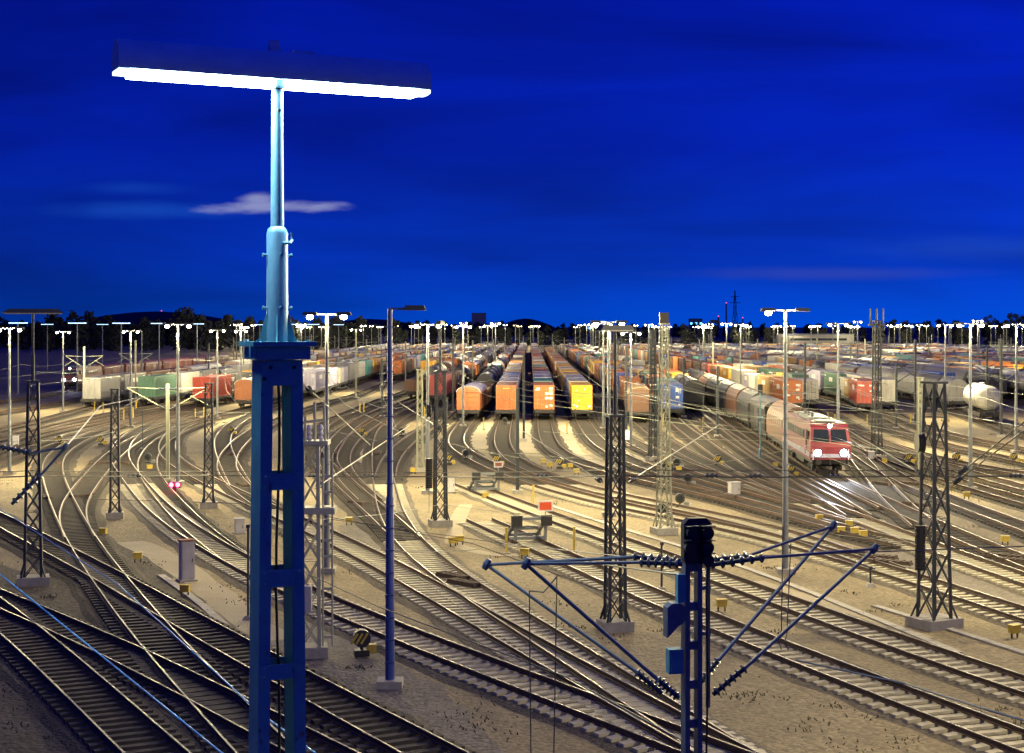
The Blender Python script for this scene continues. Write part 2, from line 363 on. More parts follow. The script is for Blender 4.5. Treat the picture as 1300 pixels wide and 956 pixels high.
def track(key, pix, label, ext=True, kind='wood', bal='dark', hw=1.75, near_ext=True, ind=0, pts=None, y_end=1350, sl_to=270, end_pts=None):
    """pix: centre line from near to far, as points of the photograph on the ground"""
    i = _ti[0]; _ti[0] += 1
    zb = 0.02 + 0.003 * (i % 30)
    hw = 1.42 if kind == 'conc' else 1.45
    g = [tuple(G(*p)[:2]) for p in pix] if pts is None else list(pts)
    if near_ext:
        a, b = Vector(g[0]), Vector(g[1]); d = (a - b).normalized(); g = [tuple(a + d * 22)] + g
    q = None
    if ext:
        x, y = g[-1]
        for Y in (y + 60, y + 160, 700, y_end): 
            if Y > g[-1][1] + 20: g.append((x + SLOPE * (Y - y), Y))
    q = catmull(g)
    p = Path(q); TR[key] = p
    root = E('railway_track', label, 'railway track', (float(q[0][0]), float(q[0][1]), 0), 0, 'railway tracks of the yard')
    ox, oy = float(q[0][0]), float(q[0][1])
    # stations: fine when near, coarse when far
    st = []; d = 0
    while d < p.L:
        st.append(d); Y = p.at(d)[1]; d += 2.0 if Y < 260 else (6 if Y < 400 else 40)
    st.append(p.L - 0.01)
    fr = [(x - ox, y - oy, math.cos(a), math.sin(a)) for x, y, a in (p.at(d) for d in st)]
    # ballast
    m = MB(); sec = [(-hw - .35, -.03), (-hw, zb), (hw, zb), (hw + .35, -.03)]; vs = []; n = len(sec)
    jr = random.Random(i * 7 + 1)
    for x, y, c_, s_ in fr:
        ja, jb = jr.uniform(-.16, .16), jr.uniform(-.16, .16)
        vs += [(x - s_ * (o + (ja if q_ < 2 else jb)), y + c_ * (o + (ja if q_ < 2 else jb)), z) for q_, (o, z) in enumerate(sec)]
    m.add(vs, [(k * n + j, k * n + j + 1, (k + 1) * n + j + 1, (k + 1) * n + j) for k in range(len(fr) - 1) for j in range(n - 1)])
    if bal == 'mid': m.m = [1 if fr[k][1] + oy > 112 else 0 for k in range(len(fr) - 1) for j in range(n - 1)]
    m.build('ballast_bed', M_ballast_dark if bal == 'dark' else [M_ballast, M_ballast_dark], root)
    # rails
    zr = zb + 0.115; sec = [(-.07, zr), (-.07, zr + .02), (-.012, zr + .04), (-.012, zr + .12), (-.036, zr + .13), (-.036, zr + .165), (.036, zr + .165), (.036, zr + .13), (.012, zr + .12), (.012, zr + .04), (.07, zr + .02), (.07, zr)]
    n = len(sec)
    for side in (-.7535, .7535):
        m = MB(); vs = []
        for x, y, c_, s_ in fr: vs += [(x - s_ * (o + side), y + c_ * (o + side), z) for o, z in sec]
        for k in range(len(fr) - 1):
            b = k * n
            for j in range(n - 1):
                m.f.append((b + j, b + n + j, b + n + j + 1, b + j + 1)); m.m.append(1 if j in (5,) else 0)
        m.v = vs; m.build('rail', [M_rust, M_steel], root)
    # sleepers
    mat = M_conc_sleeper if kind == 'conc' else M_wood_sleeper
    sm = sleeper_mesh(kind); rest = MB(); cnt = 0; d = 0.3; zs = zb + 0.002
    rnd = random.Random(i)
    while d < p.L:
        x, y, a = p.at(d)
        if y > sl_to: break
        a += rnd.uniform(-.02, .02)
        vis = False
        if y > 40 and cnt < ind:
            px, py = proj(Vector((x, y, .1))); vis = -10 < px < 1310 and py < 960 and not (kind == 'conc' and y > 112)
        if vis:
            if kind not in sl_data:
                o = MB(); o.v = sm.v; o.f = sm.f; o.m = sm.m; o = o.build('sleeper', mat, root); sl_data[kind] = o.data
            else:
                o = bpy.data.objects.new('sleeper', sl_data[kind]); COL.objects.link(o); o.parent = root
            o.location = (x - ox, y - oy, zs); o.rotation_euler = (0, 0, a); cnt += 1
        else:
            c_, s_ = math.cos(a), math.sin(a)
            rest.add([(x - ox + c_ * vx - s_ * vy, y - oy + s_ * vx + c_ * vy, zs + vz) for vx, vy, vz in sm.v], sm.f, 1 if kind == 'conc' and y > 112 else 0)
        d += 0.62
    if rest.v:
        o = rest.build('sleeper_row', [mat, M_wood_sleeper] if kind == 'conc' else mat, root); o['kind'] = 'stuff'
    return p

# foreground right
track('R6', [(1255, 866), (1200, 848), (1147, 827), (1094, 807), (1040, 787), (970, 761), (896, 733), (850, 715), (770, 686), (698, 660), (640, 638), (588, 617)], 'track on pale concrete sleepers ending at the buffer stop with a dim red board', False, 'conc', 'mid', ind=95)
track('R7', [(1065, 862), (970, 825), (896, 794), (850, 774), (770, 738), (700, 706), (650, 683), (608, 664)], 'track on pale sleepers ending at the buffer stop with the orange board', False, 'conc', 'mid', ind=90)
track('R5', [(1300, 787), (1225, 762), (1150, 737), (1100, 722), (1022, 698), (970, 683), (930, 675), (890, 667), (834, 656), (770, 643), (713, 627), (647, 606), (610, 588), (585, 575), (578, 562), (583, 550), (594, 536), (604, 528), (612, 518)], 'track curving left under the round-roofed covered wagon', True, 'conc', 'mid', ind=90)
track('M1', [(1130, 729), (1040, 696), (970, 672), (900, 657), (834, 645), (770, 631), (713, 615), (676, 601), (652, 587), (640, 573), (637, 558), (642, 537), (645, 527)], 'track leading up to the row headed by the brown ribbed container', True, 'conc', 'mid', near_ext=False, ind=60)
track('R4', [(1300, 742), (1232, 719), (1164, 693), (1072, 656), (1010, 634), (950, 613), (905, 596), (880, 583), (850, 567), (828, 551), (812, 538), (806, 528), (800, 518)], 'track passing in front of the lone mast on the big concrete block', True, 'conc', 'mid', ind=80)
track('M2', [(1150, 697), (1060, 675), (1000, 657), (950, 643), (900, 631), (850, 619), (805, 610), (769, 601), (739, 592), (717, 583), (702, 572), (694, 556), (691, 537), (690, 527)], 'track leading up to the row headed by the orange container', True, 'wood', 'dark', near_ext=False)
track('M3', [(1072, 671), (1000, 648), (960, 637), (920, 627), (880, 616), (834, 602), (803, 590), (779, 578), (762, 567), (750, 553), (740, 537), (735, 527)], 'track leading up to the row headed by the yellow container', True, 'wood', 'dark', near_ext=False)
track('M5', [(1030, 642), (996, 629), (973, 618), (947, 604), (920, 585), (902, 572), (879, 555), (858, 538), (848, 526), (840, 518)], 'track leading up to the blue container with white marks', True, 'wood', 'dark', near_ext=False)
track('M6', [(1090, 660), (1050, 634), (1020, 615), (985, 596), (955, 577), (925, 557), (895, 535), (875, 520), (862, 510)], 'track leading up to the black round-topped wagon', True, 'wood', 'dark', near_ext=False)
track('R3', [(1300, 720), (1250, 700), (1168, 664), (1102, 633), (1045, 604), (1010, 580), (970, 555), (930, 530), (900, 513), (880, 503)], 'track carrying the red locomotive with its headlights on', True, 'wood', 'dark', ind=60)
track('R2', [(1300, 675), (1200, 637), (1154, 618), (1108, 592), (1070, 562), (1030, 537), (1000, 522), (972, 512)], 'track right of the red locomotive leading to the bright orange container', True, 'wood', 'dark', ind=60)
track('X1', [(1175, 674), (1143, 647), (1115, 615), (1095, 592), (1085, 580)], 'short crossover track between the locomotive track and its right neighbour', False, 'wood', 'dark', near_ext=False)
track('RB', [(1300, 606), (1205, 590), (1138, 571), (1090, 553), (1050, 533), (1022, 517), (1005, 508)], 'track sweeping in from the right edge past the yellow marker posts', True, 'wood', 'dark')
track('RA', [(1300, 590), (1205, 570), (1150, 553), (1112, 533), (1092, 521), (1075, 512)], 'track under the row headed by the red container with double doors', True, 'wood', 'dark')
track('RC', [(1300, 574), (1230, 561), (1175, 545), (1142, 532), (1122, 521)], 'track under the white box container beside the red one', True, 'wood', 'dark')
track('RD', [(1325, 561), (1300, 554), (1276, 546), (1250, 537), (1222, 526), (1200, 516)], 'track under the white tank wagon', True, 'wood', 'dark')
# centre left
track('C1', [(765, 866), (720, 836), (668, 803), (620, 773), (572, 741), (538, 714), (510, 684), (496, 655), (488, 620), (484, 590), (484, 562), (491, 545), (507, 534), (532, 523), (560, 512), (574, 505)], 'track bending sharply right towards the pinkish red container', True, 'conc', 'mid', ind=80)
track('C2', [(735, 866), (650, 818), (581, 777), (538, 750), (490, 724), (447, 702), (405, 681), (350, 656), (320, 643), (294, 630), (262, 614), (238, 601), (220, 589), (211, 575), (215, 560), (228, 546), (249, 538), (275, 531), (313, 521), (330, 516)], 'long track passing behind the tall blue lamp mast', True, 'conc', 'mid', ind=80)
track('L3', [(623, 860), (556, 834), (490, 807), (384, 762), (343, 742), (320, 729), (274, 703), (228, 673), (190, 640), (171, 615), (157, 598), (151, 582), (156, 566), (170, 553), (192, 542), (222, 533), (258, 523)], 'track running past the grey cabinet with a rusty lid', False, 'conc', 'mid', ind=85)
track('C1b', [(489, 612), (491, 597), (498, 584), (511, 569), (535, 551), (557, 537), (572, 524), (580, 516)], 'curved branch track joining the sharp bend beside the dark blue mast', False, 'wood', 'dark', near_ext=False)
track('C4', [(515, 690), (494, 668), (475, 652), (442, 623), (428, 608), (417, 597), (415, 585), (421, 573), (438, 551), (455, 538), (483, 525), (513, 513), (540, 503)], 'track curving left of the dark blue mast towards dark hopper wagons', True, 'wood', 'dark', near_ext=False)
track('C5', [(420, 602), (402, 584), (394, 570), (397, 556), (410, 542), (430, 532), (457, 521), (486, 509), (516, 499)], 'track emerging right of the tall blue lamp mast', True, 'wood', 'dark', near_ext=False)
track('C3', [(340, 650), (320, 637), (305, 625), (292, 610), (286, 597), (289, 584), (302, 567), (320, 552), (352, 537), (386, 523), (420, 512), (450, 504)], 'S-shaped track behind the tall blue lamp mast', True, 'wood', 'dark', near_ext=False)
track('C3b', [(306, 622), (296, 604), (286, 582), (282, 563), (290, 547), (312, 533), (342, 521), (375, 511), (396, 505)], 'track under the row of blue-grey containers', True, 'wood', 'dark', near_ext=False)
# bottom left
track('L1', [(239, 866), (205, 830), (183, 802), (162, 775), (127, 728), (102, 690), (88, 662), (76, 635), (67, 608), (67, 590), (80, 574), (105, 560), (140, 546), (175, 536), (210, 526)], 'track with dark sleepers crossing the double slip by the dark lattice mast', False, 'wood', 'dark', ind=80)
track('L2', [(101, 690), (90, 668), (92, 648), (104, 628), (119, 610), (139, 587), (165, 566), (195, 551), (230, 540), (262, 532)], 'branch track parting from the double slip towards the yard', False, 'wood', 'dark', near_ext=False)
track('L5', [(360, 868), (320, 846), (228, 793), (142, 743), (76, 708), (25, 680), (-30, 652)], 'track with dark sleepers cutting across the slip from the left edge', False, 'wood', 'dark', ind=70)
track('L6', [(208, 866), (142, 831), (63, 799), (0, 770), (-60, 745)], 'dark track in the lower left corner with a bright worn rail', False, 'wood', 'dark', ind=45)
track('L7', [(86, 866), (43, 825), (0, 790), (-40, 760)], 'lowest dark track in the bottom left corner', False, 'wood', 'dark', ind=25)
# far left
track('LA', [(0, 548), (56, 535), (113, 520), (150, 512), (196, 504)], 'track under the train headed by the pale grey container', True, 'wood', 'dark')
track('LB', [(0, 559), (40, 550), (75, 540), (141, 527), (185, 517), (222, 510)], 'track under the train headed by the grey-green container', True, 'wood', 'dark')
track('LC', [(0, 572), (28, 561), (57, 552), (104, 542), (164, 529), (210, 520), (255, 512)], 'empty track between the grey-green and the red container', True, 'wood', 'dark')
track('LD', [(40, 566), (109, 552), (166, 539), (220, 526), (257, 518), (292, 511)], 'track under the train headed by the red-orange container', True, 'wood', 'dark', near_ext=False)
track('LE', [(0, 526), (60, 517), (100, 508), (130, 501)], 'blue-lit track on the dark side of the left yard', True, 'wood', 'dark')
track('LF', [(0, 512), (50, 505), (86, 497)], 'track of the dark train with headlights on the far left', True, 'wood', 'dark')
track('M4', [(1015, 641), (950, 622), (890, 602), (840, 582), (800, 563), (776, 546), (765, 530), (762, 518)], 'empty track between the yellow-led row and the tan-roofed wagon', True, 'wood', 'dark', near_ext=False)
track('M7', [(1100, 650), (1050, 624), (1000, 599), (960, 574), (925, 548), (897, 526), (882, 514)], 'track squeezed between the black wagon and the locomotive train', False, 'wood', 'dark', near_ext=False)
track('R8', [(1300, 641), (1215, 616), (1150, 594), (1090, 568), (1050, 547), (1018, 529), (990, 514)], 'empty track right of the locomotive, running to the right edge', False, 'wood', 'dark')
track('R9', [(1300, 624), (1230, 605), (1160, 582), (1110, 560), (1076, 541), (1050, 525)], 'second empty track right of the locomotive, running to the right edge', False, 'wood', 'dark')
track('LG', [(0, 588), (40, 573), (90, 556), (140, 542), (190, 531), (240, 520)], 'empty track sweeping in from the left edge below the pale cabinet', False, 'wood', 'dark')
track('C6', [(470, 640), (450, 622), (436, 604), (432, 588), (437, 572), (452, 556), (475, 540), (503, 526), (530, 512)], 'inner curved track between the blue lamp mast and the dark blue mast', False, 'wood', 'dark', near_ext=False)
track('L8', [(300, 716), (262, 690), (236, 664), (214, 640), (196, 618), (186, 598), (190, 580), (205, 563), (232, 548), (262, 537)], 'curved track passing the red ground signal', False, 'wood', 'dark', near_ext=False)
# straight yard rows
taken = sorted(TR[k].q[-1][0] - SLOPE * TR[k].q[-1][1] for k in ('R5', 'M1', 'M2', 'M3', 'R4', 'M5', 'M6', 'R3', 'R2', 'RB', 'RA', 'RC', 'RD', 'C1', 'C2', 'C4', 'C5', 'C3', 'C3b', 'LA', 'LB', 'LC', 'LD', 'LE', 'LF'))
YROW = []
x = taken[-1] + 4.6; n = 0
while x < 178:
    Y0 = max(225, x / 0.34)
    track('Y%d' % n, None, 'straight yard track, %s of the parallel tracks right of the white tank wagon' % ORD[n], False, pts=[(x + SLOPE * Y0, Y0), (x + SLOPE * 500, 500), (x + SLOPE * 1350, 1350)], near_ext=False)
    YROW.append('Y%d' % n); x += 4.6 if n % 8 else 7.5; n += 1

# ------------------------------------------------------------------ ground patches
def strip(name, pix, wd, z, mat):
    q = catmull([tuple(G(*p)[:2]) for p in pix], 1.5, 6); m = MB(); vs = []
    rnd = random.Random(len(pix) + int(wd * 10))
    for k in range(len(q)):
        a = q[max(k - 1, 0)]; b = q[min(k + 1, len(q) - 1)]; t = (b - a) / np.hypot(*(b - a)); h = wd / 2 * rnd.uniform(.85, 1.15)
        vs += [(q[k][0] - t[1] * h, q[k][1] + t[0] * h, z), (q[k][0] + t[1] * h, q[k][1] - t[0] * h, z)]
    m.add(vs, [(2 * k, 2 * k + 2, 2 * k + 3, 2 * k + 1) for k in range(len(q) - 1)])
    o = m.build(name, mat); o['kind'] = 'structure'; return o
def patch(name, pix, z, mat, kind='structure'):
    g = [Vector(p) for p in gpoly(pix)]
    out = []; rnd = random.Random(len(pix))
    for i in range(len(g)):
        a, b = g[i], g[(i + 1) % len(g)]; n = max(2, int((b - a).length / 1.2))
        for k in range(n):
            p = a.lerp(b, k / n); out.append((p.x + rnd.uniform(-.22, .22), p.y + rnd.uniform(-.35, .35)))
    return sheet(name, out, z, mat, kind=kind)
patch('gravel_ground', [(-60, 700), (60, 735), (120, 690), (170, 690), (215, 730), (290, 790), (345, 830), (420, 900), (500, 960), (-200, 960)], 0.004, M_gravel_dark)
patch('gravel_ground', [(330, 815), (390, 770), (480, 830), (560, 870), (640, 960), (420, 960), (330, 870)], 0.008, M_gravel)
patch('gravel_ground', [(580, 832), (640, 815), (690, 850), (750, 900), (650, 900), (600, 850)], 0.008, M_gravel)
patch('gravel_ground', [(1095, 690), (1150, 700), (1230, 728), (1330, 762), (1330, 785), (1230, 756), (1130, 722)], 0.012, M_gravel)
patch('gravel_ground', [(1040, 606), (1075, 604), (1110, 627), (1100, 634)], 0.012, M_gravel)
patch('gravel_ground', [(430, 668), (470, 655), (505, 690), (520, 712), (480, 712)], 0.012, M_gravel)
strip('pale_path', [(165, 688), (205, 705), (255, 740), (300, 775), (345, 815)], 1.6, 0.016, M_path)
strip('pale_path', [(575, 690), (583, 655), (592, 640)], 0.9, 0.016, M_path)
strip('pale_path', [(455, 590), (452, 575), (458, 560)], 1.2, 0.016, M_path)
strip('pale_path', [(612, 570), (607, 556), (618, 540), (628, 527)], 1.6, 0.016, M_path)
strip('pale_path', [(672, 575), (663, 558), (664, 540), (668, 525)], 1.8, 0.016, M_path)
strip('pale_path', [(760, 591), (736, 580), (722, 563), (717, 545), (714, 528)], 1.6, 0.016, M_path)
strip('pale_path', [(860, 590), (830, 580), (808, 567), (793, 552), (782, 537)], 1.8, 0.016, M_path)
strip('pale_path', [(1130, 575), (1200, 602), (1260, 625), (1310, 640)], 1.7, 0.016, M_path)
strip('pale_path', [(960, 738), (1040, 764), (1110, 787), (1190, 816)], 0.7, 0.016, M_path)
strip('pale_path', [(690, 700), (640, 712), (575, 690)], 0.8, 0.020, M_path)

# ------------------------------------------------------------------ wagons and containers
def arc_roof(hw, z0, rise, n=8):
    return [(hw * math.cos(PI * i / n), z0 + rise * math.sin(PI * i / n)) for i in range(n + 1)]
def bogie_mb():
    m = MB()
    for s in (-1, 1):
        m.box((0, s * 1.0, .55), (2.2, .12, .26)); m.box((-.9, s * 1.04, .45), (.35, .16, .36)); m.box((.9, s * 1.04, .45), (.35, .16, .36))
        for k in (-.25, .25): m.rod((k, s * 1.0, .25), (k, s * 1.0, .8), [(0, .09), (1, .09)], 8)
    m.box((0, 0, .62), (.5, 2.0, .25))
    return m
def add_running_gear(root, L, detail=True):
    if detail:
        for s in (-1, 1):
            b = bogie_mb().build('bogie', M_black, root); b.location = (s * (L / 2 - 2.6), 0, 0)
            for a in (-.9, .9):
                for t in (-.76, .76):
                    m = MB(); m.rod((0, -.07, 0), (0, .07, 0), [(0, .46), (.35, .46), (.4, .42), (1, .42)], 16); wv = m.build('wheel', M_wheel, b); wv.location = (a, t, .46)
            for t in (-.88, .88):
                m = MB(); x = s * L / 2; m.rod((x, t, 1.05), (x + s * .5, t, 1.05), [(0, .11), (.8, .11), (.82, .22), (1, .22)], 10); m.build('buffer', M_black, root)
        m = MB(); m.box((-L / 2 - .15, 0, .98), (.3, .1, .35)); m.build('coupling_hook', M_black, root)
def gear_simple(m, L, mi):
    for s in (-1, 1):
        for a in (-.9, .9): m.box((s * (L / 2 - 2.6) + a, 0, .46), (.75, 1.7, .8), mi=mi)
        m.box((s * (L / 2 - 2.6), 0, .58), (2.4, 2.1, .22), mi=mi)
        for t in (-.88, .88): m.box((s * (L / 2 + .2), t, 1.05), (.4, .36, .36), mi=mi)
def underframe(m, L, mi=0, z=1.12):
    for s in (-1, 1): m.box((0, s * 1.2, z - .19), (L, .12, .38), mi=mi)
    m.box((0, 0, z - .22), (L - .4, .35, .36), mi=mi)
    for k in range(int(L / 2)): m.box((-L / 2 + 1 + k * 2, 0, z - .17), (.14, 2.3, .24), mi=mi)
    for s in (-1, 1): m.box((s * (L / 2 - .06), 0, z - .2), (.12, 2.6, .4), mi=mi)
def mk_flat(detail):
    def f():
        L = 14.2; root = E('flat_wagon', '', 'flat wagon', group='container flat wagons standing in rows')
        m = MB(); underframe(m, L)
        if detail: m.build('underframe', M_black, root); add_running_gear(root, L)
        else: gear_simple(m, L, 0); m.build('underframe', M_black, root)
        return root
    return f
FLAT, FLAT_S = Proto(mk_flat(True)), Proto(mk_flat(False))
def corr_side(m, x0, x1, y, z0, z1, out, mi=0, pitch=.28, d=.04):
    n = max(1, int(round((x1 - x0) / pitch))); p = (x1 - x0) / n; pts = []
    for k in range(n): pts += [(x0 + p * k, 0), (x0 + p * (k + .28), 0), (x0 + p * (k + .5), -d), (x0 + p * (k + .78), -d)]
    pts.append((x1, 0)); vs = [(a, y + out * b, z) for z in (z0, z1) for a, b in pts]; q = len(pts)
    fs = [(k, k + 1, q + k + 1, q + k) if out < 0 else (k + 1, k, q + k, q + k + 1) for k in range(q - 1)]
    m.add(vs, fs, mi)
def corr_end(m, x, y0, y1, z0, z1, out, mi=0, pitch=.28, d=.04):
    n = max(1, int(round((y1 - y0) / pitch))); p = (y1 - y0) / n; pts = []
    for k in range(n): pts += [(y0 + p * k, 0), (y0 + p * (k + .28), 0), (y0 + p * (k + .5), -d), (y0 + p * (k + .78), -d)]
    pts.append((y1, 0)); vs = [(x + out * b, a, z) for z in (z0, z1) for a, b in pts]; q = len(pts)
    fs = [(k + 1, k, q + k, q + k + 1) if out < 0 else (k, k + 1, q + k + 1, q + k) for k in range(q - 1)]
    m.add(vs, fs, mi)
def mk_container(L, H, col, style):
    """style: doors (with parts), plain (ribbed end, no doors), far (single mesh)"""
    def f():
        root = E('container', '', 'container', group='shipping containers on the wagons')
        mt = cmat(col); m = MB(); W = 2.44; hw = W / 2; x = L / 2
        for sx in (-1, 1):
            for sy in (-1, 1): m.box((sx * (x - .08), sy * (hw - .08), H / 2), (.16, .16, H))
            m.box((sx * (x - .06), 0, H - .07), (.118, W - .33, .138)); m.box((sx * (x - .06), 0, .08), (.118, W - .33, .156))
        for sy in (-1, 1): m.box((0, sy * (hw - .05), H - .06), (L - .33, .098, .118)); m.box((0, sy * (hw - .05), .09), (L - .33, .098, .176))
        far = style == 'far'
        for sy in (-1, 1): corr_side(m, -x + .16, x - .16, sy * (hw - .015), .17, H - .12, sy, pitch=.56 if far else .28, d=.045)
        corr_end(m, x - .015, -hw + .16, hw - .16, .15, H - .13, 1)
        # roof: shallow ribs
        n = int(L / .6)
        for k in range(n):
            xa = -x + .12 + (L - .24) * k / n; xb = xa + (L - .24) / n
            m.add([(xa, -hw + .09, H - .03), (xb - .12, -hw + .09, H - .03), (xb - .12, hw - .09, H - .03), (xa, hw - .09, H - .03)], [(0, 1, 2, 3)])
            m.add([(xb - .12, -hw + .09, H - .03), (xb, -hw + .09, H - .055), (xb, hw - .09, H - .055), (xb - .12, hw - .09, H - .03)], [(0, 1, 2, 3)])
        if style == 'doors':
            m.build('body', mt, root)
            for s in (-1, 1):
                d = MB(); d.box((-x + .03, s * (hw - .16) / 2, H / 2), (.05, hw - .17, H - .3))
                for z in (.5, 1.1, 1.75, 2.3): d.box((-x + .0, s * (hw - .16) / 2, z), (.03, hw - .3, .22))
                o = d.build('door', mt, root)
                for t in (.3, .78):
                    b = MB(); b.tube([(-x - .04, s * t, .12), (-x - .04, s * t, H - .1)], .022, 6); b.box((-x - .05, s * (t - .12), 1.15), (.04, .3, .05))
                    for z in (.25, 1.0, 1.9, H - .25): b.box((-x - .03, s * t, z), (.04, .12, .06))
                    b.build('locking_bar', M_galv, o)
            if col != 'white':
                k = MB()
                for yy, zz, w_, h_ in ((-.8, 2.35, .42, .10), (-.8, 2.18, .42, .07), (-.8, 2.04, .3, .06), (-.8, 1.9, .36, .06), (.8, 2.35, .5, .16), (-.78, .5, .25, .18)): k.box((-x - .012, yy, zz), (.016, w_, h_))
                for sy in (-1, 1):
                    for q in range(5): k.box((-L * .12 + q * .62, sy * (hw - .003), 1.9), (.42, .012, .62))
                    k.box((x - 1.2, sy * (hw - .003), 2.4), (1.2, .012, .14))
                k.build('marking', M_white, root)
        elif style == 'plain':
            corr_end(m, -x + .015, -hw + .16, hw - .16, .15, H - .13, -1, pitch=.24, d=.05); m.build('body', mt, root)
        else:
            corr_end(m, -x + .015, -hw + .16, hw - .16, .15, H - .13, -1); m.build('body', mt, root)
        return root
    return f
CONT = {}
def container(L, H, col, style, loc, rz, label):
    k = (L, H, col, style)
    if k not in CONT: CONT[k] = Proto(mk_container(*k))
    return CONT[k].at(loc, rz, label)
def mk_covered(col, roofcol, L, detail, kind):
    def f():
        root = E({'hood': 'hood_wagon', 'box': 'covered_wagon', 'open': 'open_wagon'}[kind], '', {'hood': 'hood wagon', 'box': 'covered wagon', 'open': 'open wagon'}[kind], group='freight wagons standing in rows')
        mt, rt = cmat(col), cmat(roofcol); fr = MB(); underframe(fr, L - .4, 0, 1.12)
        if not detail: gear_simple(fr, L - .4, 0)
        fr.build('underframe', M_black, root)
        if detail: add_running_gear(root, L - .4)
        hw, x = 1.38, L / 2 - .35; m = MB()
        if kind == 'hood':
            out = [(-hw, 1.14), (hw, 1.14), (hw, 2.5)] + arc_roof(hw, 2.5, 1.65, 10)[1:-1] + [(-hw, 2.5)]
            m.extr(out, -x, x); m.build('hood', mt, root)
            r = MB()
            for k in range(int(L / 1.5)): 
                xx = -x + .4 + k * 1.5; o2 = [(y * 1.025, z + .04) for y, z in arc_roof(hw, 2.4, 1.7, 10)] + [(y * .99, z - .02) for y, z in reversed(arc_roof(hw, 2.4, 1.7, 10))]
                r.extr(o2, xx, xx + .12)
            r.build('hoop', mt, root)
            e_ = MB(); oe = [(-hw * .97, 1.16), (hw * .97, 1.16), (hw * .97, 2.5)] + arc_roof(hw * .97, 2.5, 1.55, 10)[1:-1] + [(-hw * .97, 2.5)]
            e_.extr(oe, -x - .06, -x - .003)
            for y in (-.9, -.45, 0, .45, .9): e_.box((-x - .09, y, 2.1), (.05, .07, 1.9))
            e_.build('end_wall', mt, root)
        elif kind == 'box':
            m.box((0, 0, 2.2), (2 * x, 2 * hw, 2.1))
            for k in range(int(L / 1.2)):
                for s in (-1, 1): m.box((-x + .5 + k * 1.2, s * (hw + .025), 2.2), (.1, .046, 2.0))
            # end: posts and rails
            for y in (-1.3, -.65, 0, .65, 1.3): m.box((-x - .04, y, 2.2), (.076, .09, 2.06))
            for z in (1.5, 2.1, 2.7): m.box((-x - .03, 0, z), (.056, 2.7, .07))
            m.extr(arc_roof(hw - .01, 3.255, .70, 12), -x - .13, -x - .101)
            for y in (-.65, 0, .65): m.box((-x - .145, y, 3.4), (.03, .07, .7))
            m.build('body', mt, root)
            r = MB(); o2 = arc_roof(hw + .08, 3.26, .75, 12); r.extr(o2, -x - .1, x + .1)
            r.build('roof', rt, root, True)
            for s in (-1, 1):
                d = MB(); d.box((0, s * (hw + .08), 2.25), (3.2, .05, 1.9)); d.box((0, s * (hw + .12), 3.15), (6.4, .04, .07)); d.build('sliding_door', mt, root)
        else:
            zt = 2.9
            for s in (-1, 1): m.box((0, s * (hw - .05), (1.14 + zt) / 2), (2 * x, .1, zt - 1.14)); m.box((s * (x - .05), 0, (1.14 + zt) / 2), (.098, 2 * hw - .21, zt - 1.145))
            m.box((0, 0, 1.2), (2 * x - .2, 2 * hw - .22, .1))
            for k in range(int(L / 1.4)):
                for s in (-1, 1): m.box((-x + .5 + k * 1.4, s * (hw + .04), 2.0), (.12, .078, 1.6))
            for y in (-1.0, 0, 1.0): m.box((-x - .04, y, 2.0), (.076, .12, 1.6))
            m.build('body', mt, root)
        return root
    return f
def mk_tank(col, L, detail):
    def f():
        root = E('tank_wagon', '', 'tank wagon', group='tank wagons in the yard'); mt = cmat(col); fr = MB(); underframe(fr, L - .4, 0, 1.1)
        for s in (-1, 1): fr.box((s * (L / 2 - 2.4), 0, 1.25), (.5, 2.0, .4))
        if not detail: gear_simple(fr, L - .4, 0)
        fr.build('underframe', M_black, root)
        if detail: add_running_gear(root, L - .4)
        R, x = 1.45, L / 2 - .7; m = MB(); prof = [(0, .05), (.01, .5), (.025, .95), (.05, 1.25), (.08, R), (.92, R), (.95, 1.25), (.975, .95), (.99, .5), (1, .05)]
        m.rod((-x, 0, 1.3 + R), (x, 0, 1.3 + R), prof, 28); m.build('barrel', mt, root, True)
        d = MB(); d.rod((0, 0, 2.65 + R), (0, 0, 2.95 + R), [(0, .35), (.8, .35), (1, .25)], 14); d.build('manhole', mt, root)
        if detail:
            k = MB()
            for s in (-.35, .35): k.tube([(-x - .25, s, 1.1), (-x - .2, s, 3.9), (-x + .9, s, 4.25)], .025, 6)
            for z in range(9): k.beam((-x - .24, -.35, 1.3 + z * .3), (-x - .24, .35, 1.3 + z * .3), .03)
            k.build('ladder', M_galv, root)
            b = MB()
            for sx in (-.6, .6): b.rod((sx * x, 0, 1.3 + R), (sx * x + .1, 0, 1.3 + R), [(0, R + .015), (1, R + .015)], 28)
            b.build('strap', M_black, root)
        return root
    return f
WAG = {}
def wagon(kind, col, L, detail, loc, rz, label, roof=None):
    k = (kind, col, L, detail, roof)
    if k not in WAG: WAG[k] = Proto(mk_tank(col, L, detail) if kind == 'tank' else mk_covered(col, roof or col, L, detail, kind))
    return WAG[k].at(loc, rz, label)

